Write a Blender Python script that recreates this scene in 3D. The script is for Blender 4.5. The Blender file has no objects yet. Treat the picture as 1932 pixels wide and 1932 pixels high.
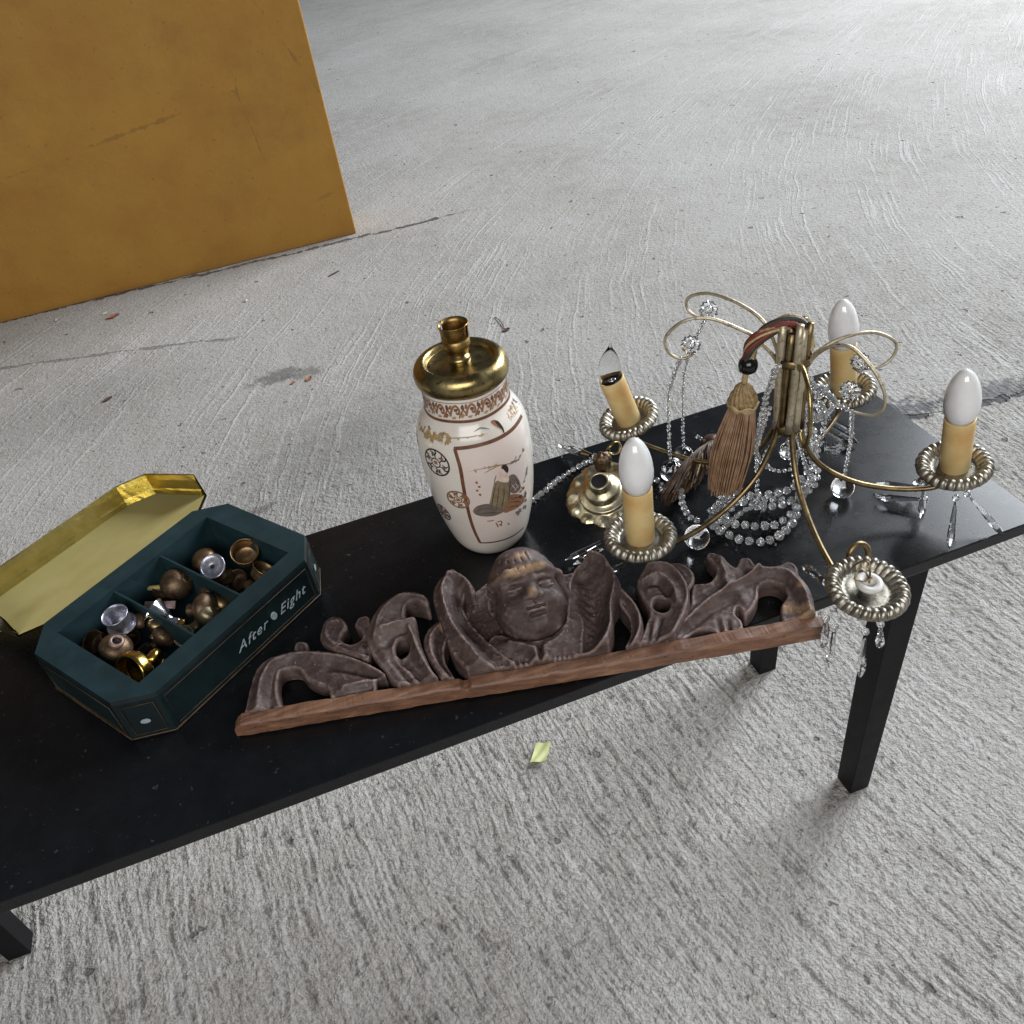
import bpy, bmesh, math, random
import numpy as np
from mathutils import Vector, Matrix, Quaternion

random.seed(7)
rng = np.random.default_rng(11)
SC = bpy.context.scene
COL = SC.collection
R = math.radians
PI = math.pi

# ------------------------------------------------------------------ camera
TZ = 0.4972                                   # height of the table top above the ground
CAM = np.array([-0.68311, -0.83599, 0.64708 + TZ])
YAW, PITCH, ROLL, FPX = 0.234159, 0.692356, -0.162064, 1612.08   # FPX: focal length for a frame 1932 wide


def cam_axes():
    f = np.array([math.sin(YAW) * math.cos(PITCH), math.cos(YAW) * math.cos(PITCH), -math.sin(PITCH)])
    r = np.array([math.cos(YAW), -math.sin(YAW), 0.0])
    u = np.cross(r, f)
    c, s = math.cos(ROLL), math.sin(ROLL)
    return r * c + u * s, -r * s + u * c, f


CR, CU, CF = cam_axes()
cd = bpy.data.cameras.new('camera')
cd.sensor_width = 36.0
cd.lens = FPX / 1932 * 36.0
cd.clip_start = 0.02
cd.clip_end = 200
cam = bpy.data.objects.new('camera', cd)
COL.objects.link(cam)
cam.matrix_world = Matrix(((CR[0], CU[0], -CF[0], CAM[0]), (CR[1], CU[1], -CF[1], CAM[1]),
                           (CR[2], CU[2], -CF[2], CAM[2]), (0, 0, 0, 1)))
SC.camera = cam

# ------------------------------------------------------------------ world, lights, exposure
w = bpy.data.worlds.new('World')
SC.world = w
w.use_nodes = True
w.node_tree.nodes['Background'].inputs[0].default_value = (0.78, 0.85, 1.0, 1)
w.node_tree.nodes['Background'].inputs[1].default_value = 0.09


def area(name, loc, target, sx, sy, power, color):
    l = bpy.data.lights.new(name, 'AREA')
    l.shape = 'RECTANGLE'
    l.size, l.size_y = sx, sy
    l.energy = power
    l.color = color
    o = bpy.data.objects.new(name, l)
    COL.objects.link(o)
    o.location = loc
    o.rotation_euler = (Vector(target) - Vector(loc)).to_track_quat('-Z', 'Y').to_euler()
    return o


# daylight through the open side to the right, and an added weak fill lamp behind the camera
area('daylight_opening', (7.9, 3.0, 5.0), (0.0, 0.3, 0.3), 6.0, 4.2, 1800, (0.89, 0.945, 1.0))
area('rear_fill', (-1.6, -3.2, 2.6), (-0.5, 0.3, 0.2), 3.0, 1.6, 98, (1.0, 0.98, 0.95))
SC.view_settings.view_transform = 'Standard'
SC.view_settings.look = 'None'
SC.view_settings.exposure = 0.0
SC.view_settings.gamma = 1.0
SC.view_settings.use_curve_mapping = False
SC.cycles.max_bounces = 10
SC.cycles.transmission_bounces = 10
SC.cycles.glossy_bounces = 5
SC.cycles.caustics_refractive = False
SC.cycles.caustics_reflective = False


# ------------------------------------------------------------------ placing helpers
def ray(px, py):
    d = CF * FPX + CR * (px - 966) - CU * (py - 965)
    return d / np.linalg.norm(d)


def at(px, py, h=0.0):
    """point of the horizontal plane h above the table top that the photograph shows at (px, py)"""
    d = ray(px, py)
    return CAM + d * ((TZ + h) - CAM[2]) / d[2]


def ground_at(px, py, h=0.0):
    return at(px, py, h - TZ)


def upright(px, py, c, az):
    """point in the upright plane through c (x, y) with heading az"""
    n = np.array([-math.sin(az), math.cos(az), 0.0])
    d = ray(px, py)
    t = ((np.array([c[0], c[1], 0.0]) - CAM) @ n) / (d @ n)
    return CAM + d * t


# ------------------------------------------------------------------ object helpers
def props(o, label=None, cat=None, group=None, kind=None):
    if label: o['label'] = label
    if cat: o['category'] = cat
    if group: o['group'] = group
    if kind: o['kind'] = kind
    return o


def root_loc(o):
    while o.parent: o = o.parent
    return np.array(o.location)


def thing(name, loc, label, cat, group=None):
    o = bpy.data.objects.new(name, None)
    o.empty_display_size = 0.02
    COL.objects.link(o)
    o.location = tuple(loc)
    return props(o, label, cat, group)


def mesh(name, V, F, mat, smooth=True):
    me = bpy.data.meshes.new(name)
    me.from_pydata([tuple(map(float, v)) for v in V], [], [tuple(map(int, f)) for f in F])
    me.validate()
    me.update()
    if mat: me.materials.append(mat)
    if smooth: me.polygons.foreach_set('use_smooth', [True] * len(me.polygons))
    return me


def obj(name, V, F, mat, parent=None, smooth=True, kind=None):
    """V in world coordinates; a part is stored relative to the base of its thing"""
    V = np.asarray(V, float)
    if parent is not None:
        V = V - root_loc(parent)
    o = bpy.data.objects.new(name, mesh(name, V, F, mat, smooth))
    COL.objects.link(o)
    if parent is not None: o.parent = parent
    if kind: o['kind'] = kind
    return o


def own(name, V, F, mat, loc, label, cat, group=None, kind=None, smooth=True):
    """a thing that is a single mesh, origin at loc"""
    o = bpy.data.objects.new(name, mesh(name, np.asarray(V, float) - np.asarray(loc, float), F, mat, smooth))
    COL.objects.link(o)
    o.location = tuple(loc)
    return props(o, label, cat, group, kind)


def place(name, me, loc, quat=None, parent=None, scale=1.0):
    o = bpy.data.objects.new(name, me)
    COL.objects.link(o)
    if parent is not None:
        o.parent = parent
        loc = np.asarray(loc, float) - root_loc(parent)
    o.location = tuple(loc)
    o.rotation_mode = 'QUATERNION'
    if quat is not None: o.rotation_quaternion = quat
    if scale != 1.0: o.scale = (scale,) * 3
    return o


# ------------------------------------------------------------------ shape helpers
class MB:
    def __init__(s):
        s.V, s.F = [], []

    def add(s, V, F):
        n = len(s.V)
        s.V += [tuple(v) for v in V]
        s.F += [tuple(i + n for i in f) for f in F]
        return s


def lathe(profile, seg=48, cap0=False, cap1=False, mod=None):
    """profile [(r, z)], axis +z; mod(r, z, theta) -> (r, z)"""
    V, F = [], []
    n = len(profile)
    for j in range(seg):
        t = 2 * PI * j / seg
        for (r, z) in profile:
            if mod: r, z = mod(r, z, t)
            V.append((r * math.cos(t), r * math.sin(t), z))
    for j in range(seg):
        k = (j + 1) % seg
        for i in range(n - 1):
            F.append((j * n + i, k * n + i, k * n + i + 1, j * n + i + 1))
    if cap0: F.append(tuple(j * n for j in range(seg))[::-1])
    if cap1: F.append(tuple(j * n + n - 1 for j in range(seg)))
    return np.array(V), F


def xf(V, loc=(0, 0, 0), axis=(0, 0, 1), spin=0.0, scale=1.0):
    """turn +z onto axis, then move"""
    q = Vector((0, 0, 1)).rotation_difference(Vector(axis).normalized())
    M = np.array((q.to_matrix() @ Matrix.Rotation(spin, 3, 'Z')))
    return (np.asarray(V) * scale) @ M.T + np.asarray(loc, float)


def catmull(P, n=8, closed=False):
    P = [np.asarray(p, float) for p in P]
    m = len(P)
    out = []
    rngk = range(m if closed else m - 1)
    for i in rngk:
        if closed:
            a, b, c, d = P[(i - 1) % m], P[i], P[(i + 1) % m], P[(i + 2) % m]
        else:
            a, b, c, d = P[max(i - 1, 0)], P[i], P[i + 1], P[min(i + 2, m - 1)]
        for k in range(n):
            t = k / n
            out.append(.5 * ((2 * b) + (c - a) * t + (2 * a - 5 * b + 4 * c - d) * t * t + (3 * b - a - 3 * c + d) * t ** 3))
    if not closed: out.append(P[-1])
    return np.array(out)


def tube(P, rad, seg=10, caps=True, rad2=None):
    """tube along the points P; rad number or list"""
    P = np.asarray(P, float)
    n = len(P)
    rr = [rad] * n if np.isscalar(rad) else list(rad)
    T = np.gradient(P, axis=0)
    T /= np.linalg.norm(T, axis=1)[:, None] + 1e-12
    a = np.array([0, 0, 1.0]) if abs(T[0][2]) < .9 else np.array([1.0, 0, 0])
    N = np.cross(T[0], a)
    N /= np.linalg.norm(N)
    V, F = [], []
    for i in range(n):
        N = N - T[i] * (N @ T[i])
        N /= np.linalg.norm(N) + 1e-12
        B = np.cross(T[i], N)
        for k in range(seg):
            t = 2 * PI * k / seg
            V.append(P[i] + rr[i] * (math.cos(t) * N + math.sin(t) * B * (rad2 or 1.0)))
    for i in range(n - 1):
        for k in range(seg):
            l = (k + 1) % seg
            F.append((i * seg + k, i * seg + l, (i + 1) * seg + l, (i + 1) * seg + k))
    if caps:
        F.append(tuple(range(seg))[::-1])
        F.append(tuple((n - 1) * seg + k for k in range(seg)))
    return np.array(V), F


def resample(P, d):
    P = np.asarray(P, float)
    s = np.r_[0, np.cumsum(np.linalg.norm(np.diff(P, axis=0), axis=1))]
    n = max(2, int(round(s[-1] / d)) + 1)
    t = np.linspace(0, s[-1], n)
    return np.stack([np.interp(t, s, P[:, k]) for k in range(3)], 1)


def box(x0, x1, y0, y1, z0, z1, bev=0.0):
    bm = bmesh.new()
    bmesh.ops.create_cube(bm, size=1.0)
    for v in bm.verts:
        v.co = Vector(((x0 + x1) / 2 + v.co.x * (x1 - x0), (y0 + y1) / 2 + v.co.y * (y1 - y0), (z0 + z1) / 2 + v.co.z * (z1 - z0)))
    if bev:
        bmesh.ops.bevel(bm, geom=bm.edges[:], offset=bev, segments=2, affect='EDGES', profile=.5)
    bm.verts.index_update()
    V = np.array([v.co[:] for v in bm.verts])
    F = [tuple(v.index for v in f.verts) for f in bm.faces]
    bm.free()
    return V, F


def surface_net(Fv, org, h):
    """naive surface nets of a scalar field (negative inside)"""
    nx, ny, nz = Fv.shape
    c = np.array([[i, j, k] for i in (0, 1) for j in (0, 1) for k in (0, 1)])
    S = Fv < 0
    cnt = np.zeros((nx - 1, ny - 1, nz - 1), np.int8)
    for (i, j, k) in c:
        cnt += S[i:nx - 1 + i, j:ny - 1 + j, k:nz - 1 + k]
    act = np.argwhere((cnt > 0) & (cnt < 8))
    idx = -np.ones((nx - 1, ny - 1, nz - 1), int)
    idx[tuple(act.T)] = np.arange(len(act))
    acc = np.zeros((len(act), 3))
    num = np.zeros(len(act))
    for a in range(8):
        for b in range(a + 1, 8):
            if np.abs(c[a] - c[b]).sum() != 1: continue
            fa = Fv[tuple((act + c[a]).T)]
            fb = Fv[tuple((act + c[b]).T)]
            m = (fa < 0) != (fb < 0)
            t = np.where(m, fa / np.where(m, fa - fb, 1), 0)
            acc += np.where(m[:, None], c[a] + t[:, None] * (c[b] - c[a]), 0)
            num += m
    V = (act + acc / num[:, None]) * h + np.asarray(org)
    quads = []
    for ax in range(3):
        o = [1, 1, 1]
        o[ax] = 0
        u, v = [k for k in range(3) if k != ax]
        sl0 = [slice(1, None) if k != ax else slice(None, -1) for k in range(3)]
        sl1 = [slice(1, None) for k in range(3)]
        a0, a1 = S[tuple(sl0)], S[tuple(sl1)]
        e = np.argwhere(a0 != a1)
        base = e + np.array([0 if k == ax else 1 for k in range(3)])
        inside = a0[tuple(e.T)]
        ok = np.all(base < np.array([nx - 1, ny - 1, nz - 1]), axis=1)
        base, inside = base[ok], inside[ok]
        du = np.eye(3, dtype=int)[u]
        dv = np.eye(3, dtype=int)[v]
        q = np.stack([idx[tuple((base - du - dv).T)], idx[tuple((base - dv).T)], idx[tuple(base.T)], idx[tuple((base - du).T)]], 1)
        flip = inside if ax != 1 else ~inside
        q = np.where(flip[:, None], q, q[:, ::-1])
        quads.append(q)
    Q = np.concatenate(quads)
    return V, Q[(Q >= 0).all(1)]


def vnoise(P, freq, seed=0):
    """cheap smooth 3-d value noise in -1..1"""
    P = np.asarray(P) * freq + seed * 17.31
    i = np.floor(P).astype(np.int64)
    f = P - i
    f = f * f * (3 - 2 * f)
    out = 0
    for a in (0, 1):
        for b in (0, 1):
            for c in (0, 1):
                n = (i[..., 0] + a) * 374761393 + (i[..., 1] + b) * 668265263 + (i[..., 2] + c) * 2147483647 + seed * 91
                n = (n ^ (n >> 13)) * 1274126177
                val = ((n ^ (n >> 16)) & 0xffff) / 32767.5 - 1
                wgt = (f[..., 0] if a else 1 - f[..., 0]) * (f[..., 1] if b else 1 - f[..., 1]) * (f[..., 2] if c else 1 - f[..., 2])
                out = out + val * wgt
    return out


# ------------------------------------------------------------------ materials
def srgb(r, g, b):
    return tuple(((c / 255) / 12.92 if c / 255 <= .04045 else ((c / 255 + .055) / 1.055) ** 2.4) for c in (r, g, b))


class NT:
    def __init__(s, name):
        s.m = bpy.data.materials.new(name)
        s.m.use_nodes = True
        s.t = s.m.node_tree
        s.b = s.t.nodes['Principled BSDF']

    def n(s, typ, **kw):
        x = s.t.nodes.new(typ)
        for k, v in kw.items(): setattr(x, k, v)
        return x

    def link(s, a, b):
        s.t.links.new(a, b)

    def val(s, sock, v):
        if hasattr(v, 'bl_idname') or hasattr(v, 'is_linked'):
            s.link(v, sock)
        else:
            sock.default_value = v

    def math(s, op, a, b=None, c=None, clamp=False):
        x = s.n('ShaderNodeMath', operation=op, use_clamp=clamp)
        s.val(x.inputs[0], a)
        if b is not None: s.val(x.inputs[1], b)
        if c is not None: s.val(x.inputs[2], c)
        return x.outputs[0]

    def noise(s, vec, scale, detail=4, rough=.55, dist=0.0):
        x = s.n('ShaderNodeTexNoise')
        if vec is not None: s.link(vec, x.inputs['Vector'])
        x.inputs['Scale'].default_value = scale
        x.inputs['Detail'].default_value = detail
        x.inputs['Roughness'].default_value = rough
        x.inputs['Distortion'].default_value = dist
        return x.outputs['Fac']

    def ramp(s, fac, stops):
        x = s.n('ShaderNodeValToRGB')
        s.link(fac, x.inputs[0])
        e = x.color_ramp.elements
        e[0].position, e[0].color = stops[0][0], (*stops[0][1], 1)
        e[1].position, e[1].color = stops[1][0], (*stops[1][1], 1)
        for p, c in stops[2:]:
            k = e.new(p)
            k.color = (*c, 1)
        return x.outputs[0]

    def maprange(s, v, a, b, c=0.0, d=1.0, smooth=False):
        x = s.n('ShaderNodeMapRange')
        if smooth: x.interpolation_type = 'SMOOTHSTEP'
        s.val(x.inputs[0], v)
        for i, q in enumerate((a, b, c, d)): s.val(x.inputs[i + 1], q)
        return x.outputs[0]

    def mix(s, f, a, b, mode='MIX'):
        x = s.n('ShaderNodeMix', data_type='RGBA', blend_type=mode)
        s.val(x.inputs[0], f)
        for i, q in ((6, a), (7, b)):
            if isinstance(q, tuple): x.inputs[i].default_value = (*q, 1)
            else: s.link(q, x.inputs[i])
        return x.outputs[2]

    def bump(s, h, strength, dist):
        x = s.n('ShaderNodeBump')
        s.link(h, x.inputs['Height'])
        x.inputs['Strength'].default_value = strength
        x.inputs['Distance'].default_value = dist
        s.link(x.outputs[0], s.b.inputs['Normal'])

    def coords(s, which='Object'):
        return s.n('ShaderNodeTexCoord').outputs[which]


def worn(name, c1, c2, scale=60, rough=(.35, .55), metal=0.0, bump=.15, bdist=.0006, c3=None, spec=.5, coat=0.0):
    """two-tone mottled surface with a little relief"""
    m = NT(name)
    co = m.coords()
    a = m.noise(co, scale, 5, .6)
    b = m.noise(co, scale * 4.3, 3, .6)
    col = m.ramp(a, [(.35, c1), (.66, c2)])
    if c3:
        col = m.mix(m.maprange(b, .56, .7), col, c3)
    m.link(col, m.b.inputs['Base Color'])
    m.link(m.maprange(a, .3, .7, rough[0], rough[1]), m.b.inputs['Roughness'])
    m.b.inputs['Metallic'].default_value = metal
    m.b.inputs['Specular IOR Level'].default_value = spec
    m.b.inputs['Coat Weight'].default_value = coat
    if bump: m.bump(b, bump, bdist)
    return m.m


def glass(name, tint=(1, 1, 1), rough=0.02, ior=1.5):
    m = NT(name)
    m.b.inputs['Base Color'].default_value = (*tint, 1)
    m.b.inputs['Roughness'].default_value = rough
    m.b.inputs['Transmission Weight'].default_value = 1.0
    m.b.inputs['IOR'].default_value = ior
    return m.m


M = {}
M['black'] = None
# table: black lacquer with dust and faint scuffs
m = NT('black_lacquer')
co = m.coords()
dust = m.noise(co, 38, 6, .7)
fine = m.noise(co, 420, 3, .6)
sp = m.maprange(m.noise(co, 160, 2, .5), .70, .76)
m.link(m.mix(m.math('MULTIPLY', sp, .35), m.ramp(dust, [(.3, (.0045, .0047, .0055)), (.8, (.0085, .009, .0105))]), (.09, .09, .09)), m.b.inputs['Base Color'])
m.link(m.maprange(dust, .3, .75, .25, .31), m.b.inputs['Roughness'])
m.b.inputs['Specular IOR Level'].default_value = .33
m.bump(fine, .05, .0004)
M['black'] = m.m

M['black_matt'] = worn('matt_black_paint', (.0055, .0052, .006), (.009, .0088, .0095), 40, (.5, .65), 0, .1, spec=.18)
M['brass'] = worn('aged_brass', (.24, .18, .075), (.44, .35, .16), 45, (.22, .42), 1.0, .2, c3=(.15, .10, .05))
M['brass_dull'] = worn('dull_brass_tube', (.20, .14, .07), (.34, .255, .135), 70, (.32, .5), 1.0, .2, c3=(.12, .085, .05))
M['brass_pale'] = worn('pale_worn_brass', (.46, .39, .27), (.64, .57, .43), 70, (.36, .52), .7, .2, c3=(.2, .15, .09))
M['brass_socket'] = worn('tarnished_socket_brass', (.26, .14, .05), (.42, .30, .10), 90, (.3, .5), 1.0, .3, c3=(.13, .07, .03))
M['pewter'] = worn('antique_pan_metal', (.27, .245, .195), (.45, .42, .36), 80, (.36, .52), 1.0, .3, c3=(.12, .10, .075))
M['rose'] = worn('pale_gilt', (.50, .44, .28), (.74, .68, .50), 60, (.25, .42), 1.0, .3, c3=(.25, .19, .09))
M['opal'] = worn('opal_glass', (.80, .80, .81), (.87, .865, .855), 40, (.10, .16), 0, 0, coat=.9)
M['sleeve'] = None
m = NT('candle_sleeve_card')
co = m.coords()
a = m.noise(co, 26, 3, .5)
m.link(m.ramp(a, [(.30, srgb(196, 156, 98)), (.52, srgb(212, 186, 130)), (.75, srgb(204, 188, 136))]), m.b.inputs['Base Color'])
m.b.inputs['Roughness'].default_value = .45
m.bump(m.noise(co, 300, 2), .05, .0005)
M['sleeve'] = m.m
M['glass'] = glass('crystal', (.98, .985, 1.0), .01, 1.54)
m = NT('cut_bead')
m.b.inputs['Base Color'].default_value = (.93, .94, .95, 1)
m.b.inputs['Roughness'].default_value = .06
m.b.inputs['Transmission Weight'].default_value = .80
m.b.inputs['IOR'].default_value = 1.62
M['bead'] = m.m
M['glass_thin'] = glass('bulb_glass', (1, 1, 1), .0, 1.12)
M['grey_print'] = worn('grey_print', (.22, .21, .2), (.4, .4, .4), 600, (.4, .5), 0, 0)
M['wire'] = worn('dark_wire', (.03, .03, .03), (.06, .055, .05), 60, (.4, .5), .4, 0)
M['porcelain_socket'] = worn('socket_ceramic', (.62, .60, .55), (.75, .73, .69), 60, (.3, .45), 0, .1)
M['red_cord'] = worn('red_silk', (.11, .014, .010), (.19, .034, .022), 140, (.5, .65), 0, .5, .001)
M['dark_cord'] = worn('dark_silk', (.018, .017, .015), (.05, .045, .03), 140, (.5, .6), 0, .5, .001)
M['gold_cord'] = worn('gold_thread', (.36, .26, .12), (.55, .44, .24), 160, (.4, .55), .2, .5, .001)
M['fringe'] = worn('brown_rayon', (.21, .115, .062), (.38, .245, .15), 90, (.35, .5), 0, .2, .0006)
M['fringe_dark'] = worn('dark_brown_rayon', (.035, .018, .009), (.11, .058, .028), 90, (.4, .55), 0, .2, .0006)
M['gold_brown'] = worn('gold_brown_thread', (.20, .12, .05), (.42, .30, .15), 260, (.45, .6), .1, .5, .001)
M['black_gloss'] = worn('black_wood_bead', (.004, .004, .004), (.008, .008, .008), 60, (.15, .2), 0, 0)


# ------------------------------------------------------------------ the setting
def concrete():
    m = NT('brushed_concrete')
    pos = m.n('ShaderNodeNewGeometry').outputs['Position']
    sx = m.n('ShaderNodeSeparateXYZ')
    m.link(pos, sx.inputs[0])
    x, y = sx.outputs[0], sx.outputs[1]
    # broom strokes bend with distance from the table
    g = m.math('MULTIPLY', m.math('ADD', m.math('MULTIPLY', y, .21), -.06), y)
    wob = m.math('MULTIPLY', m.math('SUBTRACT', m.noise(pos, 3.2, 3), .5), .07)
    s = m.math('ADD', m.math('SUBTRACT', x, g), wob)
    def along(kx, ky):
        cv = m.n('ShaderNodeCombineXYZ')
        m.link(m.math('MULTIPLY', s, kx), cv.inputs[0])
        m.link(m.math('MULTIPLY', y, ky), cv.inputs[1])
        return cv.outputs[0]
    sand = m.noise(pos, 85, 3, .7)
    iso = m.noise(pos, 42, 4, .65)
    brk = m.math('ADD', m.math('MULTIPLY', m.math('SUBTRACT', sand, .5), .50), m.math('MULTIPLY', m.math('SUBTRACT', iso, .5), .45))
    lump = m.math('ADD', m.math('MULTIPLY', m.math('SUBTRACT', m.noise(along(100, 12), 1.0, 1.4, .5, .15), .5), 1.0), m.math('ADD', brk, .5))
    lump2 = m.noise(along(34, 14), 1.0, 3, .6, .3)
    lines = m.math('ADD', m.noise(along(78, 2.6), 1.0, 1.0, .5, .0), m.math('MULTIPLY', brk, .45))
    big = m.noise(pos, 1.5, 4, .55)
    patch = m.noise(pos, 4.2, 3, .55)
    mid = m.noise(pos, 14, 6, .66)
    speck = m.noise(pos, 150, 4, .75)
    grain = m.noise(pos, 330, 3, .75)
    pits = m.maprange(m.noise(pos, 58, 4, .7), .62, .69)
    near = m.maprange(m.math('ADD', y, m.math('MULTIPLY', m.math('SUBTRACT', patch, .5), .8)), .15, .95, 1.0, .12)
    soft = m.maprange(big, .50, .62, 1.0, .35)
    amt = m.math('MULTIPLY', near, soft)
    band = m.noise(along(4.0, 1.0), 1.0, 2, .55, .2)
    scr = m.math('MULTIPLY', m.maprange(band, .38, .58), m.maprange(lines, .52, .70))
    fine = m.maprange(y, .0, 1.2, 1.0, .5)
    h = m.math('MULTIPLY', m.math('ADD', m.math('MULTIPLY', lump, .85), m.math('MULTIPLY', lump2, .6)), amt)
    h = m.math('ADD', h, m.math('MULTIPLY', scr, .16))
    h = m.math('ADD', h, m.math('ADD', m.math('MULTIPLY', m.math('MULTIPLY', sand, .85), fine), m.math('MULTIPLY', mid, .5)))
    h = m.math('ADD', h, m.math('MULTIPLY', grain, .14))
    h = m.math('SUBTRACT', h, m.math('MULTIPLY', pits, .25))
    col = m.ramp(big, [(.30, (.325, .305, .277)), (.52, (.40, .380, .352)), (.72, (.445, .428, .405))])
    col = m.mix(m.maprange(mid, .42, .66, 0, .5), col, (.47, .46, .445))
    col = m.mix(m.math('MULTIPLY', m.maprange(lump, .43, .29, 0, .75), amt), col, (.125, .116, .104))
    col = m.mix(m.math('MULTIPLY', m.maprange(lump, .58, .78, 0, .5), amt), col, (.55, .535, .51))
    col = m.mix(m.math('MULTIPLY', scr, .52), col, (.59, .58, .565))
    col = m.mix(m.maprange(speck, .53, .68, 0, .55), col, (.58, .565, .545))
    col = m.mix(m.maprange(speck, .46, .32, 0, .7), col, (.14, .133, .122))
    col = m.mix(m.maprange(sand, .40, .28, 0, .6), col, (.15, .14, .13))
    col = m.mix(m.maprange(grain, .45, .30, 0, .5), col, (.15, .145, .14))
    col = m.mix(m.math('MULTIPLY', pits, .65), col, (.11, .103, .095))
    chips = m.maprange(m.noise(pos, 26, 3, .5), .695, .73)
    col = m.mix(m.math('MULTIPLY', chips, .7), col, (.09, .083, .075))
    h = m.math('SUBTRACT', h, m.math('MULTIPLY', chips, .5))

    def blotch(p, rx, ry, ang, colr, k, soft=.5, nz=.9, nf=30):
        nonlocal col
        dx = m.math('SUBTRACT', x, float(p[0]))
        dy = m.math('SUBTRACT', y, float(p[1]))
        ca, sa = math.cos(ang), math.sin(ang)
        u = m.math('DIVIDE', m.math('ADD', m.math('MULTIPLY', dx, ca), m.math('MULTIPLY', dy, sa)), rx)
        v = m.math('DIVIDE', m.math('SUBTRACT', m.math('MULTIPLY', dy, ca), m.math('MULTIPLY', dx, sa)), ry)
        d = m.math('SQRT', m.math('ADD', m.math('MULTIPLY', u, u), m.math('MULTIPLY', v, v)))
        d = m.math('ADD', d, m.math('MULTIPLY', m.math('SUBTRACT', m.noise(pos, nf, 4, .6), .5), nz * 2))
        f = m.maprange(d, 1.0, 1.0 - soft, 0, k, True)
        col = m.mix(f, col, colr)
        return f
    # oil stain, damp patch by the table's back edge, worn strip and broken joint
    blotch(ground_at(520, 710), .085, .044, .1, (.13, .126, .125), .7)
    blotch(ground_at(575, 702), .06, .036, .1, (.14, .135, .13), .6)
    blotch(ground_at(25, 1080), .10, .05, .2, (.12, .11, .10), .7)
    blotch(ground_at(480, 965), .06, .02, .2, (.12, .11, .10), .6)
    blotch(ground_at(1690, 776), .12, .055, -.2, (.10, .102, .11), .8, .6, 1.3, 40)
    blotch(ground_at(1870, 738), .16, .050, -.2, (.10, .102, .11), .7, .6, 1.3, 40)
    blotch(ground_at(640, 840), .34, .20, .5, (.22, .212, .20), .5, .8)
    blotch(ground_at(260, 560), .30, .10, .1, (.50, .495, .49), .45, .8)
    blotch(ground_at(100, 780), .55, .30, .2, (.25, .245, .235), .35, .9)

    def seam(pa, pb, wid, colr, k, depth, nz, nf):
        nonlocal col, h
        a, b = np.array(pa[:2]), np.array(pb[:2])
        L = float(np.linalg.norm(b - a))
        d = (b - a) / L
        dx = m.math('SUBTRACT', x, float(a[0]))
        dy = m.math('SUBTRACT', y, float(a[1]))
        al = m.math('ADD', m.math('MULTIPLY', dx, float(d[0])), m.math('MULTIPLY', dy, float(d[1])))
        ac = m.math('SUBTRACT', m.math('MULTIPLY', dy, float(d[0])), m.math('MULTIPLY', dx, float(d[1])))
        ac = m.math('ADD', ac, m.math('MULTIPLY', m.math('SUBTRACT', m.noise(pos, 6, 3), .5), .05))
        ac = m.math('ABSOLUTE', ac)
        ww = m.maprange(m.noise(pos, nf, 3, .6), .40, .62, .0, wid)
        f = m.math('MULTIPLY', m.maprange(m.math('SUBTRACT', ac, ww), .004, -.004, 0, k, True),
                   m.math('MULTIPLY', m.maprange(al, 0, .06), m.maprange(al, L, L - .08)))
        col = m.mix(f, col, colr)
        h = m.math('SUBTRACT', h, m.math('MULTIPLY', f, depth))
    seam(ground_at(1640, 800), ground_at(2150, 706), .018, (.07, .068, .068), .85, 1.4, 1, 22)
    seam(ground_at(-160, 715), ground_at(470, 632), .012, (.13, .125, .12), .6, .8, 1, 14)
    seam(ground_at(-200, 655), ground_at(900, 393), .014, (.07, .05, .045), .85, .5, 1, 26)
    m.link(col, m.b.inputs['Base Color'])
    m.b.inputs['Roughness'].default_value = .88
    m.b.inputs['Specular IOR Level'].default_value = .25
    m.bump(h, .9, .0085)
    return m.m


gv = [(-30, -30, 0), (30, -30, 0), (30, 40, 0), (-30, 40, 0)]
ground = own('ground', gv, [(0, 1, 2, 3)], concrete(), (0, 0, 0), 'rough brushed grey concrete ground under the table', 'ground', kind='structure', smooth=False)

# yellow painted wall whose foot shows at the far left
m = NT('yellow_wall_paint')
pos = m.coords()
a = m.noise(pos, 6, 5, .6)
b = m.noise(pos, 130, 3, .6)
col = m.ramp(a, [(.3, srgb(170, 120, 40)), (.7, srgb(184, 136, 52))])
sep = m.n('ShaderNodeSeparateXYZ')
m.link(pos, sep.inputs[0])
m.link(m.mix(m.maprange(m.math('ADD', sep.outputs[2], m.math('MULTIPLY', a, .03)), .035, .018, 0, .5), col, srgb(150, 105, 60)), m.b.inputs['Base Color'])
m.b.inputs['Roughness'].default_value = .6
crack = m.n('ShaderNodeTexVoronoi', feature='DISTANCE_TO_EDGE')
wv_ = m.n('ShaderNodeMapping')
m.link(pos, wv_.inputs[0])
wv_.inputs['Scale'].default_value = (.9, .9, .45)
m.link(wv_.outputs[0], crack.inputs['Vector'])
crack.inputs['Scale'].default_value = 1.3
ck = m.math('MULTIPLY', m.maprange(m.math('ADD', crack.outputs['Distance'], m.math('MULTIPLY', m.math('SUBTRACT', m.noise(pos, 22, 4, .7), .5), .02)), .003, .001), m.maprange(a, .5, .6))
stn = m.maprange(m.noise(pos, 2.4, 6, .7), .52, .70, 0, .55)
cc = m.b.inputs['Base Color'].links[0].from_socket
cc = m.mix(stn, cc, srgb(142, 102, 44))
cc = m.mix(m.maprange(m.noise(pos, 55, 3, .6), .66, .72, 0, .5), cc, srgb(120, 92, 52))
m.link(m.mix(m.math('MULTIPLY', ck, .4), cc, srgb(110, 80, 40)), m.b.inputs['Base Color'])
m.bump(m.math('SUBTRACT', m.math('ADD', m.math('MULTIPLY', b, .5), m.noise(pos, 14, 5, .6)), m.math('MULTIPLY', ck, .4)), .35, .004)
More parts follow.
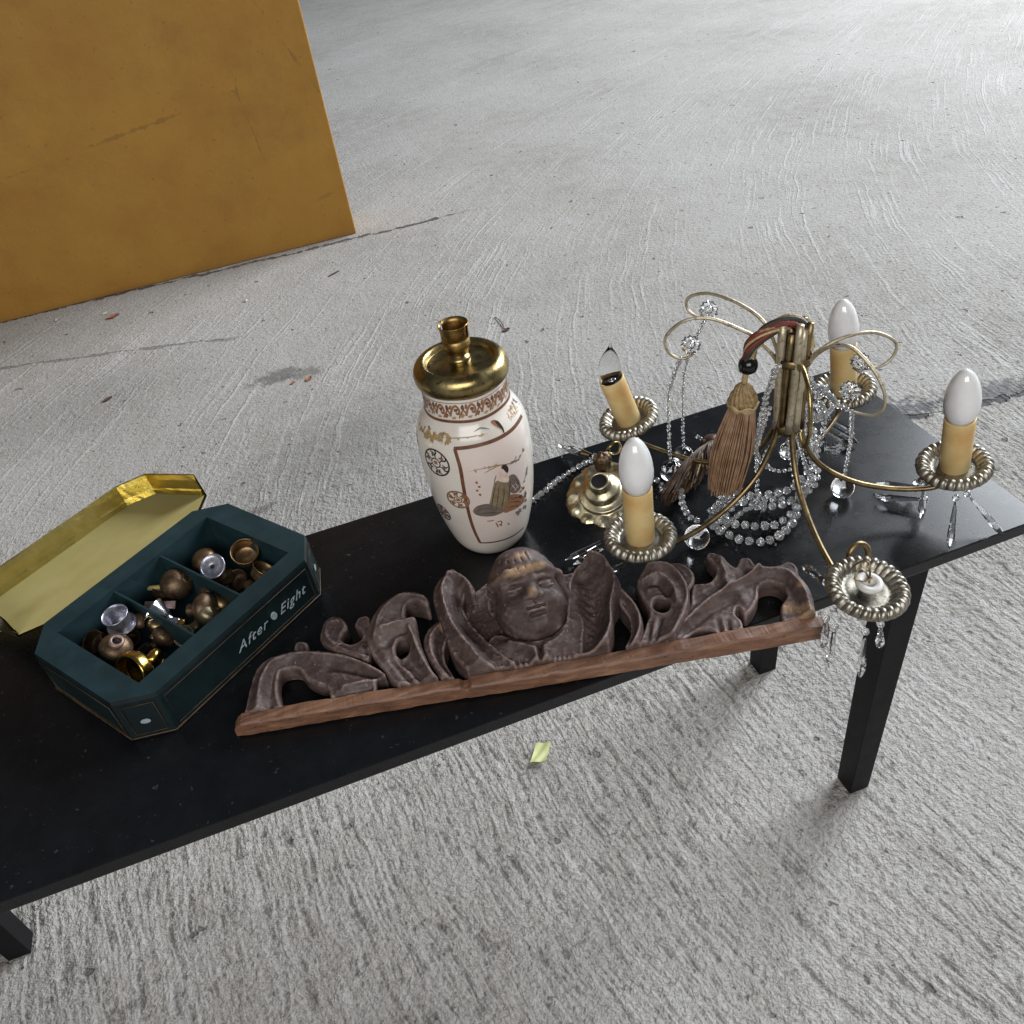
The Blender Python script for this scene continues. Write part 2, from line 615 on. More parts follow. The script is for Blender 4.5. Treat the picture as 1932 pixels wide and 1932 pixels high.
V, F = box(-6.0, -0.35, 2.262, 2.45, 0.0, 2.4, .004)
own('painted_wall', V, F, m.m, (-3.2, 2.35, 0), 'ochre yellow painted wall standing on the concrete at the far left', 'wall', smooth=False)

# ------------------------------------------------------------------ table
TW = 0.3508
TX0 = -1.42
TT = 0.016
tb = thing('table', (-0.7, -TW / 2, 0), 'long narrow black lacquered table carrying all the flea market goods', 'table')
V, F = box(TX0, 0, -TW, 0, TZ - TT, TZ, .0012)
obj('table_top', V, F, M['black'], tb, smooth=False)
lx = .121
for (x, y) in ((-lx, -TW + .052), (-lx, -.062), (TX0 + lx, -TW + .052), (TX0 + lx, -.062)):
    V, F = box(x - .0195, x + .0195, y - .0195, y + .0195, 0, TZ - TT - .0005, .0015)
    V = V.copy()
    k = 1 - .22 * np.clip((TZ - V[:, 2]) / TZ, 0, 1)           # slightly tapered
    V[:, 0] = x + (V[:, 0] - x) * k
    V[:, 1] = y + (V[:, 1] - y) * k
    obj('leg', V, F, M['black_matt'], tb, smooth=False)

# ------------------------------------------------------------------ vase lamp
VB = at(928, 1005)
VPROF = [(.030, .000), (.0345, .0005), (.038, .004), (.0425, .012), (.0465, .024), (.0510, .042), (.0548, .062), (.0577, .085), (.0593, .108),
         (.0597, .130), (.0588, .148), (.0560, .162), (.0515, .172), (.0468, .179), (.0441, .185), (.0432, .192), (.0428, .205), (.0424, .215)]
vz = np.array([p[1] for p in VPROF])
vr = np.array([p[0] for p in VPROF])


def vrad(z):
    return np.interp(z, _vz, _vr)


_pp = catmull([(a, b, 0) for a, b in VPROF], 6)
_vr, _vz = _pp[:, 0], np.maximum.accumulate(_pp[:, 1])
m = NT('glazed_earthenware')
co = m.coords()
a = m.noise(co, 16, 4, .6)
craze = m.n('ShaderNodeTexVoronoi', feature='DISTANCE_TO_EDGE')
m.link(co, craze.inputs['Vector'])
craze.inputs['Scale'].default_value = 260
col = m.ramp(a, [(.3, (.68, .615, .545)), (.7, (.775, .73, .665))])
col = m.mix(m.maprange(craze.outputs['Distance'], .02, .0, 0, .25), col, (.50, .42, .36))
m.link(col, m.b.inputs['Base Color'])
m.b.inputs['Roughness'].default_value = .22
m.b.inputs['Coat Weight'].default_value = .25
m.bump(a, .05, .001)
M['glaze'] = m.m
lamp = thing('table_lamp', VB, 'cream porcelain vase lamp base painted with a seated robed figure, brass cap, no shade', 'lamp')
V, F = lathe([(0.0005, .0005)] + [(float(a), float(b)) for a, b in zip(_vr, _vz)] + [(.036, .215)], 96)
body = obj('vase_body', V + VB, F, M['glaze'], lamp)
# brass cap
cp = [(.040, .2095), (.0445, .2110), (.0472, .2150), (.0481, .2200), (.0474, .2250), (.0452, .2292), (.0420, .2320), (.0388, .2332), (.0362, .2328),
      (.0345, .2308), (.0335, .2284), (.0320, .2276), (.0225, .2274), (.0120, .2285), (.0098, .2300), (.0090, .2310)]
V, F = lathe([(p[0], p[1]) for p in catmull([(a, b, 0) for a, b in cp], 4)[:, :2]], 72)
cap = obj('brass_cap', V + VB, F, M['brass'], lamp)
V, F = lathe([(.0098, .2285), (.0115, .2300), (.0118, .2330), (.0102, .2352), (.0080, .2365), (.0070, .2385), (.0072, .2400)], 40)
obj('nipple', V + VB, F, M['brass'], cap)
# bayonet socket, flared rim, J slot
V, F = lathe([(.004, .2380), (.0100, .2383), (.0112, .2398), (.0114, .2440), (.0130, .2452), (.0137, .2470), (.0138, .2535), (.0132, .2540),
              (.0132, .2560), (.0138, .2565), (.0139, .2640), (.0148, .2690), (.0151, .2697), (.0145, .2700), (.0130, .2650), (.0127, .2560),
              (.0120, .2480), (.0005, .2478)], 64)
tt = np.arctan2(V[:, 1], V[:, 0])
keep = []
for f in F:
    c = V[list(f)].mean(0)
    t = math.atan2(c[1], c[0])
    slot = any(abs(((t - a + PI) % (2 * PI)) - PI) < .16 for a in (-.75, 2.4)) and c[2] > .2575 and c[2] < .2685
    if not slot: keep.append(f)
obj('socket', V + VB, keep, M['brass_socket'], lamp)


# painted decoration, laid on the glaze as thin enamel
def vhit(px, py):
    d = ray(px, py)
    o = CAM - VB
    lo = None
    for s in np.arange(.5, 1.4, .002):
        p = o + d * s
        if 0 <= p[2] <= .215 and math.hypot(p[0], p[1]) < vrad(p[2]):
            a, b = s - .002, s
            for _ in range(25):
                c = (a + b) / 2
                p = o + d * c
                if 0 <= p[2] <= .215 and math.hypot(p[0], p[1]) < vrad(p[2]): b = c
                else: a = c
            p = o + d * b
            return math.atan2(p[1], p[0]), p[2]
    return None


def v2(x, y):
    return vhit(704.4 + .27345 * x, 553.4 + .27345 * y)


def vsurf(t, z, off=.00025):
    r = vrad(z) + off
    return (VB[0] + r * math.cos(t), VB[1] + r * math.sin(t), VB[2] + z)


def enamel(name, rgb, rough=.3, metal=0.0):
    return worn(name, tuple(c * .8 for c in rgb), tuple(min(1, c * 1.15) for c in rgb), 150, (rough, rough + .1), metal, .1)


EN = {'maroon': enamel('maroon_enamel', srgb(112, 74, 56)), 'rust': enamel('rust_enamel', srgb(142, 102, 74)), 'olive': enamel('olive_enamel', srgb(138, 124, 98)),
      'ochre': enamel('ochre_enamel', srgb(172, 142, 98)), 'teal': enamel('teal_enamel', srgb(112, 128, 122)), 'ink': enamel('ink_enamel', srgb(58, 46, 42)),
      'grey': enamel('grey_enamel', srgb(118, 106, 98)), 'pink': enamel('pink_enamel', srgb(222, 200, 188)), 'panel': worn('panel_tint', (.70, .60, .545), (.74, .65, .60), 12, (.22, .28), 0, 0),
      'red': enamel('red_enamel', srgb(152, 110, 86)), 'plum': enamel('plum_enamel', srgb(92, 78, 82))}


class Decal:
    def __init__(s):
        s.V, s.F = [], []

    def poly(s, tz, off=.0003):
        """filled outline in (theta, z)"""
        if 4 < len(tz) < 12:
            tz = [(q[0], q[1]) for q in catmull([(t, z * 10, 0) for t, z in tz], 4, True)]
            tz = [(t, z / 10) for t, z in tz]
        bm = bmesh.new()
        K = .055
        vs = [bm.verts.new((t * K, z, 0)) for t, z in tz]
        bm.faces.new(vs)
        bmesh.ops.triangulate(bm, faces=bm.faces[:])
        for _ in range(4):
            e = [e for e in bm.edges if e.calc_length() > .005]
            if not e: break
            bmesh.ops.subdivide_edges(bm, edges=e, cuts=1)
            bmesh.ops.triangulate(bm, faces=bm.faces[:])
        bm.verts.index_update()
        n = len(s.V)
        s.V += [vsurf(v.co.x / K, min(max(v.co.y, .001), .214), off) for v in bm.verts]
        s.F += [tuple(v.index + n for v in f.verts) for f in bm.faces]
        bm.free()

    def line(s, tz, wid, off=.0004, taper=False):
        P = catmull([(t * .055, z, 0) for t, z in tz], 6)
        P = resample(P, .0015)
        T = np.gradient(P, axis=0)
        T /= np.linalg.norm(T, axis=1)[:, None] + 1e-12
        n = len(s.V)
        for i, (p, t) in enumerate(zip(P, T)):
            ww = wid / 2 * (1 if not taper else max(.15, math.sin(PI * (i + .5) / len(P))))
            for sg in (-1, 1):
                s.V.append(vsurf((p[0] - t[1] * ww * sg) / .055, min(max(p[1] + t[0] * ww * sg, .001), .2142), off))
        for i in range(len(P) - 1):
            s.F.append((n + 2 * i, n + 2 * i + 1, n + 2 * i + 3, n + 2 * i + 2))

    def blob(s, t, z, rx, rz, ang=0, off=.0004, k=10, jit=.25):
        pts = []
        for i in range(k):
            a = 2 * PI * i / k
            q = 1 + random.uniform(-jit, jit)
            u, v = rx * math.cos(a) * q, rz * math.sin(a) * q
            pts.append((t + (u * math.cos(ang) - v * math.sin(ang)) / .055, z + u * math.sin(ang) + v * math.cos(ang)))
        s.poly(pts, off)

    def ring(s, z, wid, off=.0004, t0=0, t1=2 * PI):
        n = len(s.V)
        K = 120
        for i in range(K + 1):
            t = t0 + (t1 - t0) * i / K
            zz = z + .0004 * math.sin(5 * t)
            s.V += [vsurf(t, zz - wid / 2, off), vsurf(t, zz + wid / 2, off)]
        for i in range(K):
            s.F.append((n + 2 * i, n + 2 * i + 2, n + 2 * i + 3, n + 2 * i + 1))

    def done(s, name, mat):
        if s.V: obj(name, s.V, s.F, mat, body, kind=None if name == 'painted_panel' else 'stuff')


D = {k: Decal() for k in EN}
P2 = lambda pts: [q for q in (v2(*p) for p in pts) if q]
D['panel'].poly(P2([(575, 1085), (700, 1068), (850, 1022), (950, 965), (1015, 900), (1050, 1000), (1060, 1200), (1055, 1450), (1020, 1615), (960, 1665), (850, 1700), (742, 1706), (700, 1640), (650, 1450), (605, 1210)]), .00015)
D['maroon'].line(P2([(562, 1068), (580, 1130), (602, 1210), (622, 1330), (645, 1450), (672, 1560), (700, 1640), (737, 1716)]), .0035)
D['maroon'].line(P2([(556, 1066), (700, 1049), (850, 1002), (950, 940), (1000, 880), (1022, 838)]), .0036)
D['maroon'].line(P2([(735, 1716), (850, 1708), (960, 1670), (1035, 1610)]), .0022)
# seated figure in a wide robe
def dabs(pts, col, n, r0, spread, off=.00045):
    """small brush dabs along a line"""
    P = catmull([(q[0] * .055, q[1], 0) for q in P2(pts)], 8)
    for i in range(n):
        p = P[random.randrange(len(P))]
        q = r0 * random.uniform(.5, 1.3)
        D[col].blob((p[0] + random.gauss(0, spread)) / .055, min(max(p[1] + random.gauss(0, spread), .004), .183), q, q * random.uniform(.35, .7), random.uniform(0, 3), off, 7, .35)


D['olive'].poly(P2([(832, 1312), (868, 1286), (928, 1298), (946, 1392), (925, 1470), (902, 1502), (800, 1494), (812, 1400)]))
D['grey'].poly(P2([(688, 1496), (720, 1462), (790, 1448), (850, 1470), (905, 1495), (850, 1526), (780, 1536), (712, 1524)]), .00035)
D['grey'].poly(P2([(930, 1268), (962, 1244), (990, 1262), (1015, 1320), (1000, 1362), (962, 1376), (940, 1352)]), .00035)
D['red'].poly(P2([(936, 1400), (978, 1380), (1030, 1392), (1042, 1425), (1000, 1470), (950, 1496), (900, 1505)]), .00042)
D['pink'].poly(P2([(846, 1246), (872, 1222), (902, 1226), (934, 1262), (925, 1298), (866, 1290)]), .0005)
D['pink'].poly(P2([(878, 1216), (892, 1208), (908, 1222), (904, 1244), (886, 1242)]), .00058)
D['ink'].poly(P2([(880, 1200), (892, 1180), (916, 1180), (930, 1204), (924, 1234), (906, 1222), (894, 1208)]), .00065)
for L_ in ([(930, 1262), (942, 1300), (936, 1350), (930, 1440)], [(845, 1300), (825, 1400), (812, 1485)], [(868, 1300), (860, 1390), (846, 1490)], [(900, 1310), (898, 1400), (880, 1495)], [(846, 1246), (838, 1275), (832, 1312)],
           [(700, 1500), (770, 1480), (850, 1490)], [(720, 1520), (800, 1508), (880, 1506)], [(950, 1270), (975, 1310), (985, 1360)], [(968, 1258), (995, 1300), (1005, 1340)], [(950, 1410), (1000, 1400), (1034, 1412)],
           [(940, 1440), (985, 1430), (1020, 1440)], [(924, 1480), (965, 1462), (1000, 1462)]):
    D['ink'].line(P2(L_), .0007, .0007, True)
for L_ in ([(955, 1285), (1000, 1335)], [(948, 1310), (990, 1358)], [(960, 1365), (1008, 1310)], [(945, 1345), (990, 1285)]):
    D['pink'].line(P2(L_), .0006, .0006, True)
dabs([(1005, 1400), (1040, 1380), (1058, 1420)], 'plum', 9, .0022, .0012)
dabs([(985, 1520), (1015, 1490), (1055, 1460)], 'teal', 14, .0026, .0014)
dabs([(1040, 1290), (1052, 1240), (1058, 1190)], 'teal', 12, .0022, .0012)
dabs([(1020, 1350), (1050, 1330)], 'rust', 6, .0018, .0012)
dabs([(850, 1420), (880, 1360), (900, 1440)], 'ochre', 8, .0009, .0028, .0006)
D['rust'].line(P2([(660, 1226), (720, 1212), (780, 1200), (850, 1184), (930, 1172), (1000, 1140), (1038, 1062)]), .0012, .0004, True)
D['olive'].line(P2([(760, 1240), (820, 1205), (880, 1180)]), .0012, .0004, True)
dabs([(700, 1216), (790, 1198), (860, 1182)], 'ochre', 12, .0016, .0010)
dabs([(950, 1165), (1010, 1130), (1038, 1062)], 'grey', 14, .0015, .0014)
for (x, y) in ((712, 1302), (716, 1356), (736, 1386), (730, 1330)):
    q = v2(x, y)
    if q: D['rust'].blob(q[0], q[1], .0012, .0016)
for seg in ([(786, 1568), (830, 1562)], [(845, 1578), (862, 1608)], [(855, 1572), (884, 1568), (880, 1600)], [(868, 1588), (886, 1600)], [(925, 1582), (938, 1590)]):
    D['rust'].line(P2(seg), .0014, .0004)
# medallions of dark latticework
for (x, y, rr, a, b) in ((432, 1165, .0150, 'ink', 'teal'), (584, 1420, .0115, 'rust', 'grey'), (486, 1505, .010, 'plum', 'ink')):
    q = v2(x, y)
    if not q: continue
    pol = lambda r_, an: (q[0] + r_ / .055 * math.cos(an), q[1] + r_ * math.sin(an))
    D[a].line([pol(rr, 2 * PI * i / 20) for i in range(21)], .0017)
    D[a].line([pol(rr * .35, 2 * PI * i / 12) for i in range(13)], .0012)
    for k in range(6):
        an = 2 * PI * k / 6 + .3
        D[a].line([pol(rr * .35, an), pol(rr * .6, an + .25), pol(rr * .85, an + .1), pol(rr * .97, an + .35)], .0019, .0004, True)
        D[a].line([pol(rr * .5, an + .75), pol(rr * .75, an + .5), pol(rr * .95, an + .7)], .0016, .0004, True)
        c_ = pol(rr * .68, an + .45)
        D[b if k % 2 else 'red'].blob(c_[0], c_[1], .0024, .0018, an)
    D['red'].blob(q[0], q[1], .0022, .0022)
# shoulder sprays, bird, blossoms
dabs([(330, 915), (365, 960), (430, 985), (500, 985), (520, 1010)], 'ochre', 34, .0030, .0020)
dabs([(340, 930), (400, 965), (480, 990)], 'olive', 16, .0018, .0020, .0005)
dabs([(300, 910), (296, 960), (310, 1040)], 'olive', 12, .0018, .0014)
dabs([(930, 850), (955, 805), (985, 780)], 'ochre', 18, .0026, .0018)
dabs([(940, 845), (975, 800)], 'pink', 10, .0022, .0016, .0005)
dabs([(905, 800), (960, 760), (985, 735)], 'grey', 10, .0018, .0014)
D['ochre'].line(P2([(330, 905), (360, 965), (430, 1000), (480, 1040)]), .0014, .0004, True)
D['olive'].line(P2([(480, 990), (600, 992), (700, 982), (790, 962)]), .0011, .0004, True)
dabs([(560, 992), (680, 985), (780, 965)], 'ochre', 8, .0013, .0010)
D['teal'].line(P2([(695, 950), (740, 925), (805, 932)]), .0016, .0004, True)
D['rust'].poly(P2([(808, 880), (835, 868), (865, 900), (890, 935), (865, 925), (830, 905)]), .0005)
D['ink'].poly(P2([(835, 872), (862, 880), (895, 925), (900, 965), (880, 930), (850, 900)]), .0006)
# neck band: rings and a running scroll all the way round
D['maroon'].ring(.2105, .0014)
D['maroon'].ring(.1860, .0030)
D['rust'].ring(.2065, .0007)
for k in range(17):
    t = 2 * PI * k / 17
    D['rust'].line([(t, .192), (t + .07, .2005), (t + .16, .204), (t + .23, .1995), (t + .20, .1945), (t + .145, .1965)], .0027)
    D['maroon'].blob(t + .15, .1992, .0026, .0020)
    D['ochre' if k % 2 else 'rust'].blob(t + .28, .1925, .0032, .0019, .5)
    D['rust'].blob(t + .03, .2025, .0030, .0016, 1.0)
    D['maroon'].blob(t + .315, .2015, .0022, .0034, .2)
    D['rust'].line([(t + .20, .190), (t + .27, .1955), (t + .33, .1985), (t + .37, .1945)], .0020)
    D['ochre'].blob(t + .09, .1905, .0030, .0014, .2)
for k, d in D.items():
    d.done({'maroon': 'painted_border', 'panel': 'painted_panel'}.get(k, 'painted_figure' if k in ('olive', 'grey', 'red', 'pink') else 'painted_ornament'), EN[k])

# ------------------------------------------------------------------ chocolate box with knobs
HB = .055
P8 = [at(a * .3385, (1700 + b * .6729) * .50313, HB)[:2] for a, b in ((300, 915), (1110, 300), (1275, 290), (1650, 460), (1672, 620), (850, 1370), (590, 1410), (220, 1065))]
bc = np.mean(P8, axis=0)
bang = math.atan2(*(P8[1] - P8[0])[::-1])
bx = np.array([math.cos(bang), math.sin(bang)])
by = np.array([-bx[1], bx[0]])
loc8 = np.array([[(p - bc) @ bx, (p - bc) @ by] for p in P8])
BL = (loc8[:, 0].max() - loc8[:, 0].min()) / 2
BW = (loc8[:, 1].max() - loc8[:, 1].min()) / 2
CH = .030


def bw(u, v, z):
    p = bc + bx * u + by * v
    return (p[0], p[1], TZ + z)


def octo(L, W, c):
    return [(-L + c, W), (L - c, W), (L, W - c), (L, -W + c), (L - c, -W), (-L + c, -W), (-L, -W + c), (-L, W - c)]


M['box_teal'] = worn('teal_flock_card', srgb(7, 34, 39), srgb(13, 43, 48), 30, (.55, .7), 0, .15)
M['box_side'] = worn('dark_green_card', srgb(8, 22, 24), srgb(13, 31, 33), 30, (.42, .55), 0, .1)
M['box_edge'] = worn('scuffed_gilt_edge', srgb(60, 48, 36), srgb(92, 72, 50), 90, (.4, .6), .3, .1)
M['foil'] = worn('gold_foil', (.50, .40, .12), (.66, .55, .22), 16, (.26, .36), 1.0, .25, .002)
M['cream'] = worn('cream_lining', srgb(166, 154, 96), srgb(180, 167, 110), 14, (.5, .65), 0, .15, .001)
M['print_white'] = worn('silver_white_print', srgb(140, 156, 162), srgb(182, 193, 197), 200, (.4, .5), 0, 0)

bxo = thing('gift_box', (bc[0], bc[1], TZ), 'open dark green octagonal box with dividers and gold lined lid on the table edge', 'box')
# wall: outer side, rim, inner side and floor
o1 = octo(BL + .001, BW + .001, CH)
o2 = octo(BL, BW, CH)
m8 = MB()
Lo = [bw(u, v, .0005) for u, v in o1]
Hi = [bw(u, v, HB - .004) for u, v in o2]
Hi2 = [bw(u * .992, v * .992, HB) for u, v in o2]
IL, IW = BL - .030, BW - .026          # inner opening
F8 = [(i, (i + 1) % 8, 8 + (i + 1) % 8, 8 + i) for i in range(8)]
F8 += [(8 + i, 8 + (i + 1) % 8, 16 + (i + 1) % 8, 16 + i) for i in range(8)]
F8 += [tuple(range(8))[::-1]]
F8 = [f[::-1] for f in F8]
side = obj('box_side', Lo + Hi + Hi2, F8, M['box_side'], bxo, smooth=False)
inner = [(-IL, IW), (IL, IW), (IL, -IW), (-IL, -IW)]
rim = [bw(u * .992, v * .992, HB + .0002) for u, v in o2] + [bw(u, v, HB + .0002) for u, v in inner] + [bw(u * .99, v * .99, .006) for u, v in inner]
Fr = [(0, 1, 9, 8), (1, 2, 9), (2, 3, 10, 9), (3, 4, 10), (4, 5, 11, 10), (5, 6, 11), (6, 7, 8, 11), (7, 0, 8)]
Fr += [(8 + i, 8 + (i + 1) % 4, 12 + (i + 1) % 4, 12 + i) for i in range(4)] + [(12, 13, 14, 15)]
obj('inner_tray', rim, [f[::-1] for f in Fr], M['box_teal'], bxo, smooth=False)
for u in (-IL + 2 * IL * .345, -IL + 2 * IL * .655):
    V = []
    for k in range(13):                     # dividers sag a little between their slots
        v = -IW + 2 * IW * k / 12
        sag = .004 * math.sin(PI * k / 12)
        bow = .002 * math.sin(PI * k / 12)
        for du, z in ((-.0011, .006), (-.0011, HB - .003 - sag), (.0011, HB - .003 - sag), (.0011, .006)):
            V.append(bw(u + du + bow, v, z))
    Fd = [(4 * k + i, 4 * k + (i + 1) % 4, 4 * k + 4 + (i + 1) % 4, 4 * k + 4 + i) for k in range(12) for i in range(4)]
    obj('divider', V, Fd, M['box_teal'], bxo, smooth=False)
# gilt line round the foot, and the panel lines of the near long side
pts = [bw(u * 1.004, v * 1.004, .0025) for u, v in o1]
V, F = tube(np.array(pts + [pts[0]]), .0009, 6, False)
obj('gilt_edge', V, F, M['box_edge'], side)


def side_panel(u0, v0, u1, v1, name):
    """thin raised frame on one wall of the box"""
    a, b = np.array(bw(u0, v0, 0)), np.array(bw(u1, v1, 0))
    d = (b - a) / np.linalg.norm(b - a)
    nrm = np.cross(d, (0, 0, 1.0))
    a, b = a + d * .006 - nrm * .0003, b - d * .006 - nrm * .0003
    L = [a + [0, 0, .007], b + [0, 0, .007], b + [0, 0, HB - .008], a + [0, 0, HB - .008], a + [0, 0, .007]]
    V, F = tube(np.array(L), .0004, 5, False)
    obj(name, V, F, M['box_edge'], side)


for i in (3, 4, 5, 6):
    side_panel(*o1[i], *o1[(i + 1) % 8], 'printed_line')


def text_mesh(s, size):
    cu = bpy.data.curves.new('lettering', 'FONT')
    cu.body = s
    cu.size = size
    cu.shear = .5
    cu.space_character = 1.18
    cu.offset = .00002
    cu.extrude = .00012
    o = bpy.data.objects.new('lettering', cu)
    COL.objects.link(o)
    dg = bpy.context.evaluated_depsgraph_get()
    me = bpy.data.meshes.new_from_object(o.evaluated_get(dg))
    bpy.data.objects.remove(o)
    V = np.array([v.co[:] for v in me.vertices])
    F = [tuple(p.vertices) for p in me.polygons]
    bpy.data.meshes.remove(me)
    return V, F


# lettering on the near long wall (u runs to the right seen from outside)
def on_side(V, u0, z0):
    return np.array([bw(u0 + x, -BW - .0022 - z * 1.0, z0 + y) for x, y, z in V])


V, F = text_mesh('After', .0160)
obj('lettering', on_side(V, -.012, .0215), F, M['print_white'], side, smooth=False)
V, F = text_mesh('Eight', .0160)
obj('lettering', on_side(V, .046, .0215), F, M['print_white'], side, smooth=False)
V = [(.0036 * math.cos(2 * PI * k / 20), .0048 * math.sin(2 * PI * k / 20), .0004) for k in range(20)] + [(.0036 * math.cos(2 * PI * k / 20), .0048 * math.sin(2 * PI * k / 20), -.001) for k in range(20)]
F = [tuple(range(20))] + [(k, (k + 1) % 20, 20 + (k + 1) % 20, 20 + k) for k in range(20)]
obj('emblem', on_side(V, .0395, .0272), F, M['print_white'], side, smooth=False)


def corner_mark(i):
    a, b = np.array(bw(*o1[i], .024)), np.array(bw(*o1[(i + 1) % 8], .024))
    d = (b - a) / np.linalg.norm(b - a)
    nrm = np.cross(d, (0, 0, 1.0))
    c = (a + b) / 2 - nrm * .0012
    V = [c + d * .0048 * math.cos(t) + np.array([0, 0, 1]) * .0028 * math.sin(t) for t in np.linspace(0, 2 * PI, 16, endpoint=False)]
    V = V + [p + nrm * .001 for p in V]
    obj('emblem', V, [tuple(range(16)), tuple(range(16, 32))[::-1]] + [(i_, (i_ + 1) % 16, 16 + (i_ + 1) % 16, 16 + i_) for i_ in range(16)], M['print_white'], side, smooth=False)


corner_mark(5)
corner_mark(3)

# lid: hinged on the far long side, fallen back over the table's edge
hz0 = HB - .006
slope = -.057 / .178
LWD = 2 * BW


def lw(u, s, z):
    """u along the hinge, s away from it, z above the lid's inside"""
    n = math.hypot(1, slope)
    return bw(u + .010, BW + .002 + (s - z * slope) / n, hz0 + (s * slope + z) / n)


lo = [(-BL + CH, 0), (BL - CH, 0), (BL, CH), (BL, LWD - CH), (BL - CH, LWD), (-BL + CH, LWD), (-BL, LWD - CH), (-BL, CH)]
lid = obj('lid', [lw(u, s, -.0022) for u, s in lo] + [lw(u * 1.006, s * 1.004, .029) for u, s in lo],
          [tuple(range(8))] + [f for i in range(8) if i not in (0, 1, 7) for f in [(i, 8 + i, 8 + (i + 1) % 8, (i + 1) % 8)]], M['foil'], bxo, smooth=False)
obj('lid_lining', [lw(u * .985, CH * .0 + (s - LWD / 2) * .985 + LWD / 2, 0) for u, s in lo], [tuple(range(8))[::-1]], M['cream'], lid, smooth=False)
# folded foil rim: creased inside faces
V, F = [], []
prof = [(.975, .0002), (.980, .0060), (.986, .0085), (.990, .0215), (.997, .0282), (1.004, .0295), (1.008, .0285)]
NP = len(prof)
ringp = []
for i in range(8):
    a, b = np.array(lo[i]), np.array(lo[(i + 1) % 8])
    if i in (0, 1, 7): continue
    for k in range(8 if i != 6 else 9):
        ringp.append(a + (b - a) * k / 8)
for (u, s) in ringp:
    for k, z in prof:
        j = random.uniform(-.0003, .0003)
        V.append(lw(u * k + j, (s - LWD / 2) * k + LWD / 2 + j, z + random.uniform(-.0002, .0002)))
for i in range(len(ringp) - 1):
    for k in range(NP - 1):
        F.append((i * NP + k, (i + 1) * NP + k, (i + 1) * NP + k + 1, i * NP + k + 1))
obj('foil_rim', V, F, M['foil'], lid, smooth=False)

# loose hardware in the compartments
M['zinc'] = worn('zinc', (.42, .42, .48), (.60, .60, .66), 120, (.25, .4), .9, .2)
M['bronze'] = worn('brown_bronze', (.085, .052, .030), (.17, .11, .066), 70, (.34, .6), .75, .4, c3=(.22, .16, .10))
M['chrome'] = worn('chrome', (.70, .72, .76), (.8, .82, .86), 90, (.1, .2), 1.0, 0)
M['copper'] = worn('copper', (.21, .13, .065), (.34, .22, .115), 110, (.3, .5), .9, .2)
M['gold_brass'] = worn('bright_brass', (.48, .30, .06), (.68, .47, .13), 110, (.15, .3), 1.0, .2)
M['pinkish'] = worn('dull_pink_metal', (.24, .15, .13), (.33, .22, .19), 110, (.4, .5), .5, .2)
M['hole'] = worn('dark_hole', (.003, .003, .003), (.006, .006, .006), 60, (.8, .9), 0, 0)


def z6(x, y, h):
    return at(176.1 + .18229 * x, 996.2 + .18229 * y, h)


CUP = [(.0006, .0015), (.0085, .0015), (.0105, .004), (.0112, .009), (.0118, .0112), (.0128, .0122), (.0130, .0112), (.0120, .0100), (.0114, .004), (.0096, .0004), (.0006, .0)]
KNOB = [(.0006, 0), (.0062, 0), (.0066, .0012), (.0052, .004), (.0048, .0075), (.0078, .0105), (.0122, .0135), (.0142, .0180), (.0132, .0225), (.0092, .0262), (.0045, .0278), (.0006, .0282)]
BALL = [(.0030, -.0150), (.0042, -.0152), (.0048, -.0142)] + [(.0152 * math.cos(t), .0152 * math.sin(t)) for t in np.linspace(-1.22, 1.5, 18)] + [(.0004, .0152)]
DISC = [(.0022, .0052), (.0024, .0058), (.0100, .0058), (.0112, .0066), (.0126, .0062), (.0130, .0046), (.0115, .0020), (.0070, .0), (.0006, .0)]
BELL = [(.0006, .0), (.0048, .0), (.0052, .0025), (.0040, .0045), (.0042, .0085), (.0072, .0130), (.0118, .0205), (.0135, .0240), (.0126, .0238), (.0066, .0140), (.0006, .0100)]
RINGC = [(.0150, .0), (.0176, .001), (.0188, .004), (.0190, .010), (.0182, .0128), (.0165, .0132), (.0160, .0112), (.0158, .0045), (.0140, .0028), (.0006, .0022)]
FLAT = None


def hardware(name, prof, mat, x, y, h, axis, label, cat='knob', s=1.0, seg=36, extra=None, z0=None):
    p = z6(x, y, h)
    V, F = lathe([tuple(q[:2]) for q in catmull([(a, b, 0) for a, b in prof], 2)], seg)
    t = thing(name, p, label, cat, 'loose hardware in the box') if extra else None
    if t is None:
        return own(name, xf(V, p, axis, 0, s), F, mat, p, label, cat, 'loose hardware in the box')
    obj(extra[0], xf(V, p, axis, 0, s), F, mat, t)
    for (nm, pr, mt) in extra[1]:
        V, F = lathe(pr, 24, nm != 'collar', nm != 'collar')
        obj(nm, xf(V, p, axis, 0, s), F, mt, t)
    return t


CV = Vector((-0.1, -.55, .6)).normalized()     # towards the viewer
hardware('ferrule', [(a, b * 1.7) for a, b in CUP], M['zinc'], 315, 1010, .033, (-.05, -.15, 1), 'pale zinc cup standing open in the nearest compartment', 'cup', 1.05, extra=('cup_shell', [('bracket', [(.0128, .002), (.0150, .002), (.0150, .0045), (.0128, .0045)], M['zinc'])]))
hardware('bronze_finial', KNOB, M['bronze'], 225, 1350, .020, (.35, -.22, .75), 'brown bronze knob with a dark hole below the zinc cup', 'knob', 1.15,
         extra=('knob_body', [('collar', [(.0034, .0250), (.0062, .0262), (.0066, .0300), (.0050, .0314), (.0036, .0308), (.0034, .0285)], M['pinkish']), ('screw_hole', [(.0006, .0298), (.0036, .0300)], M['hole'])]))
hardware('brass_escutcheon', RINGC, M['gold_brass'], 500, 1450, .026, (-.62, -.62, .42), 'bright brass cup with thick rim in the nearest compartment corner', 'cup', 1.12)
hardware('drawer_pull', KNOB, M['gold_brass'], 760, 1400, .022, (-.6, .3, .5), 'small bright brass knob beside the thick rimmed brass cup', 'knob', .75)
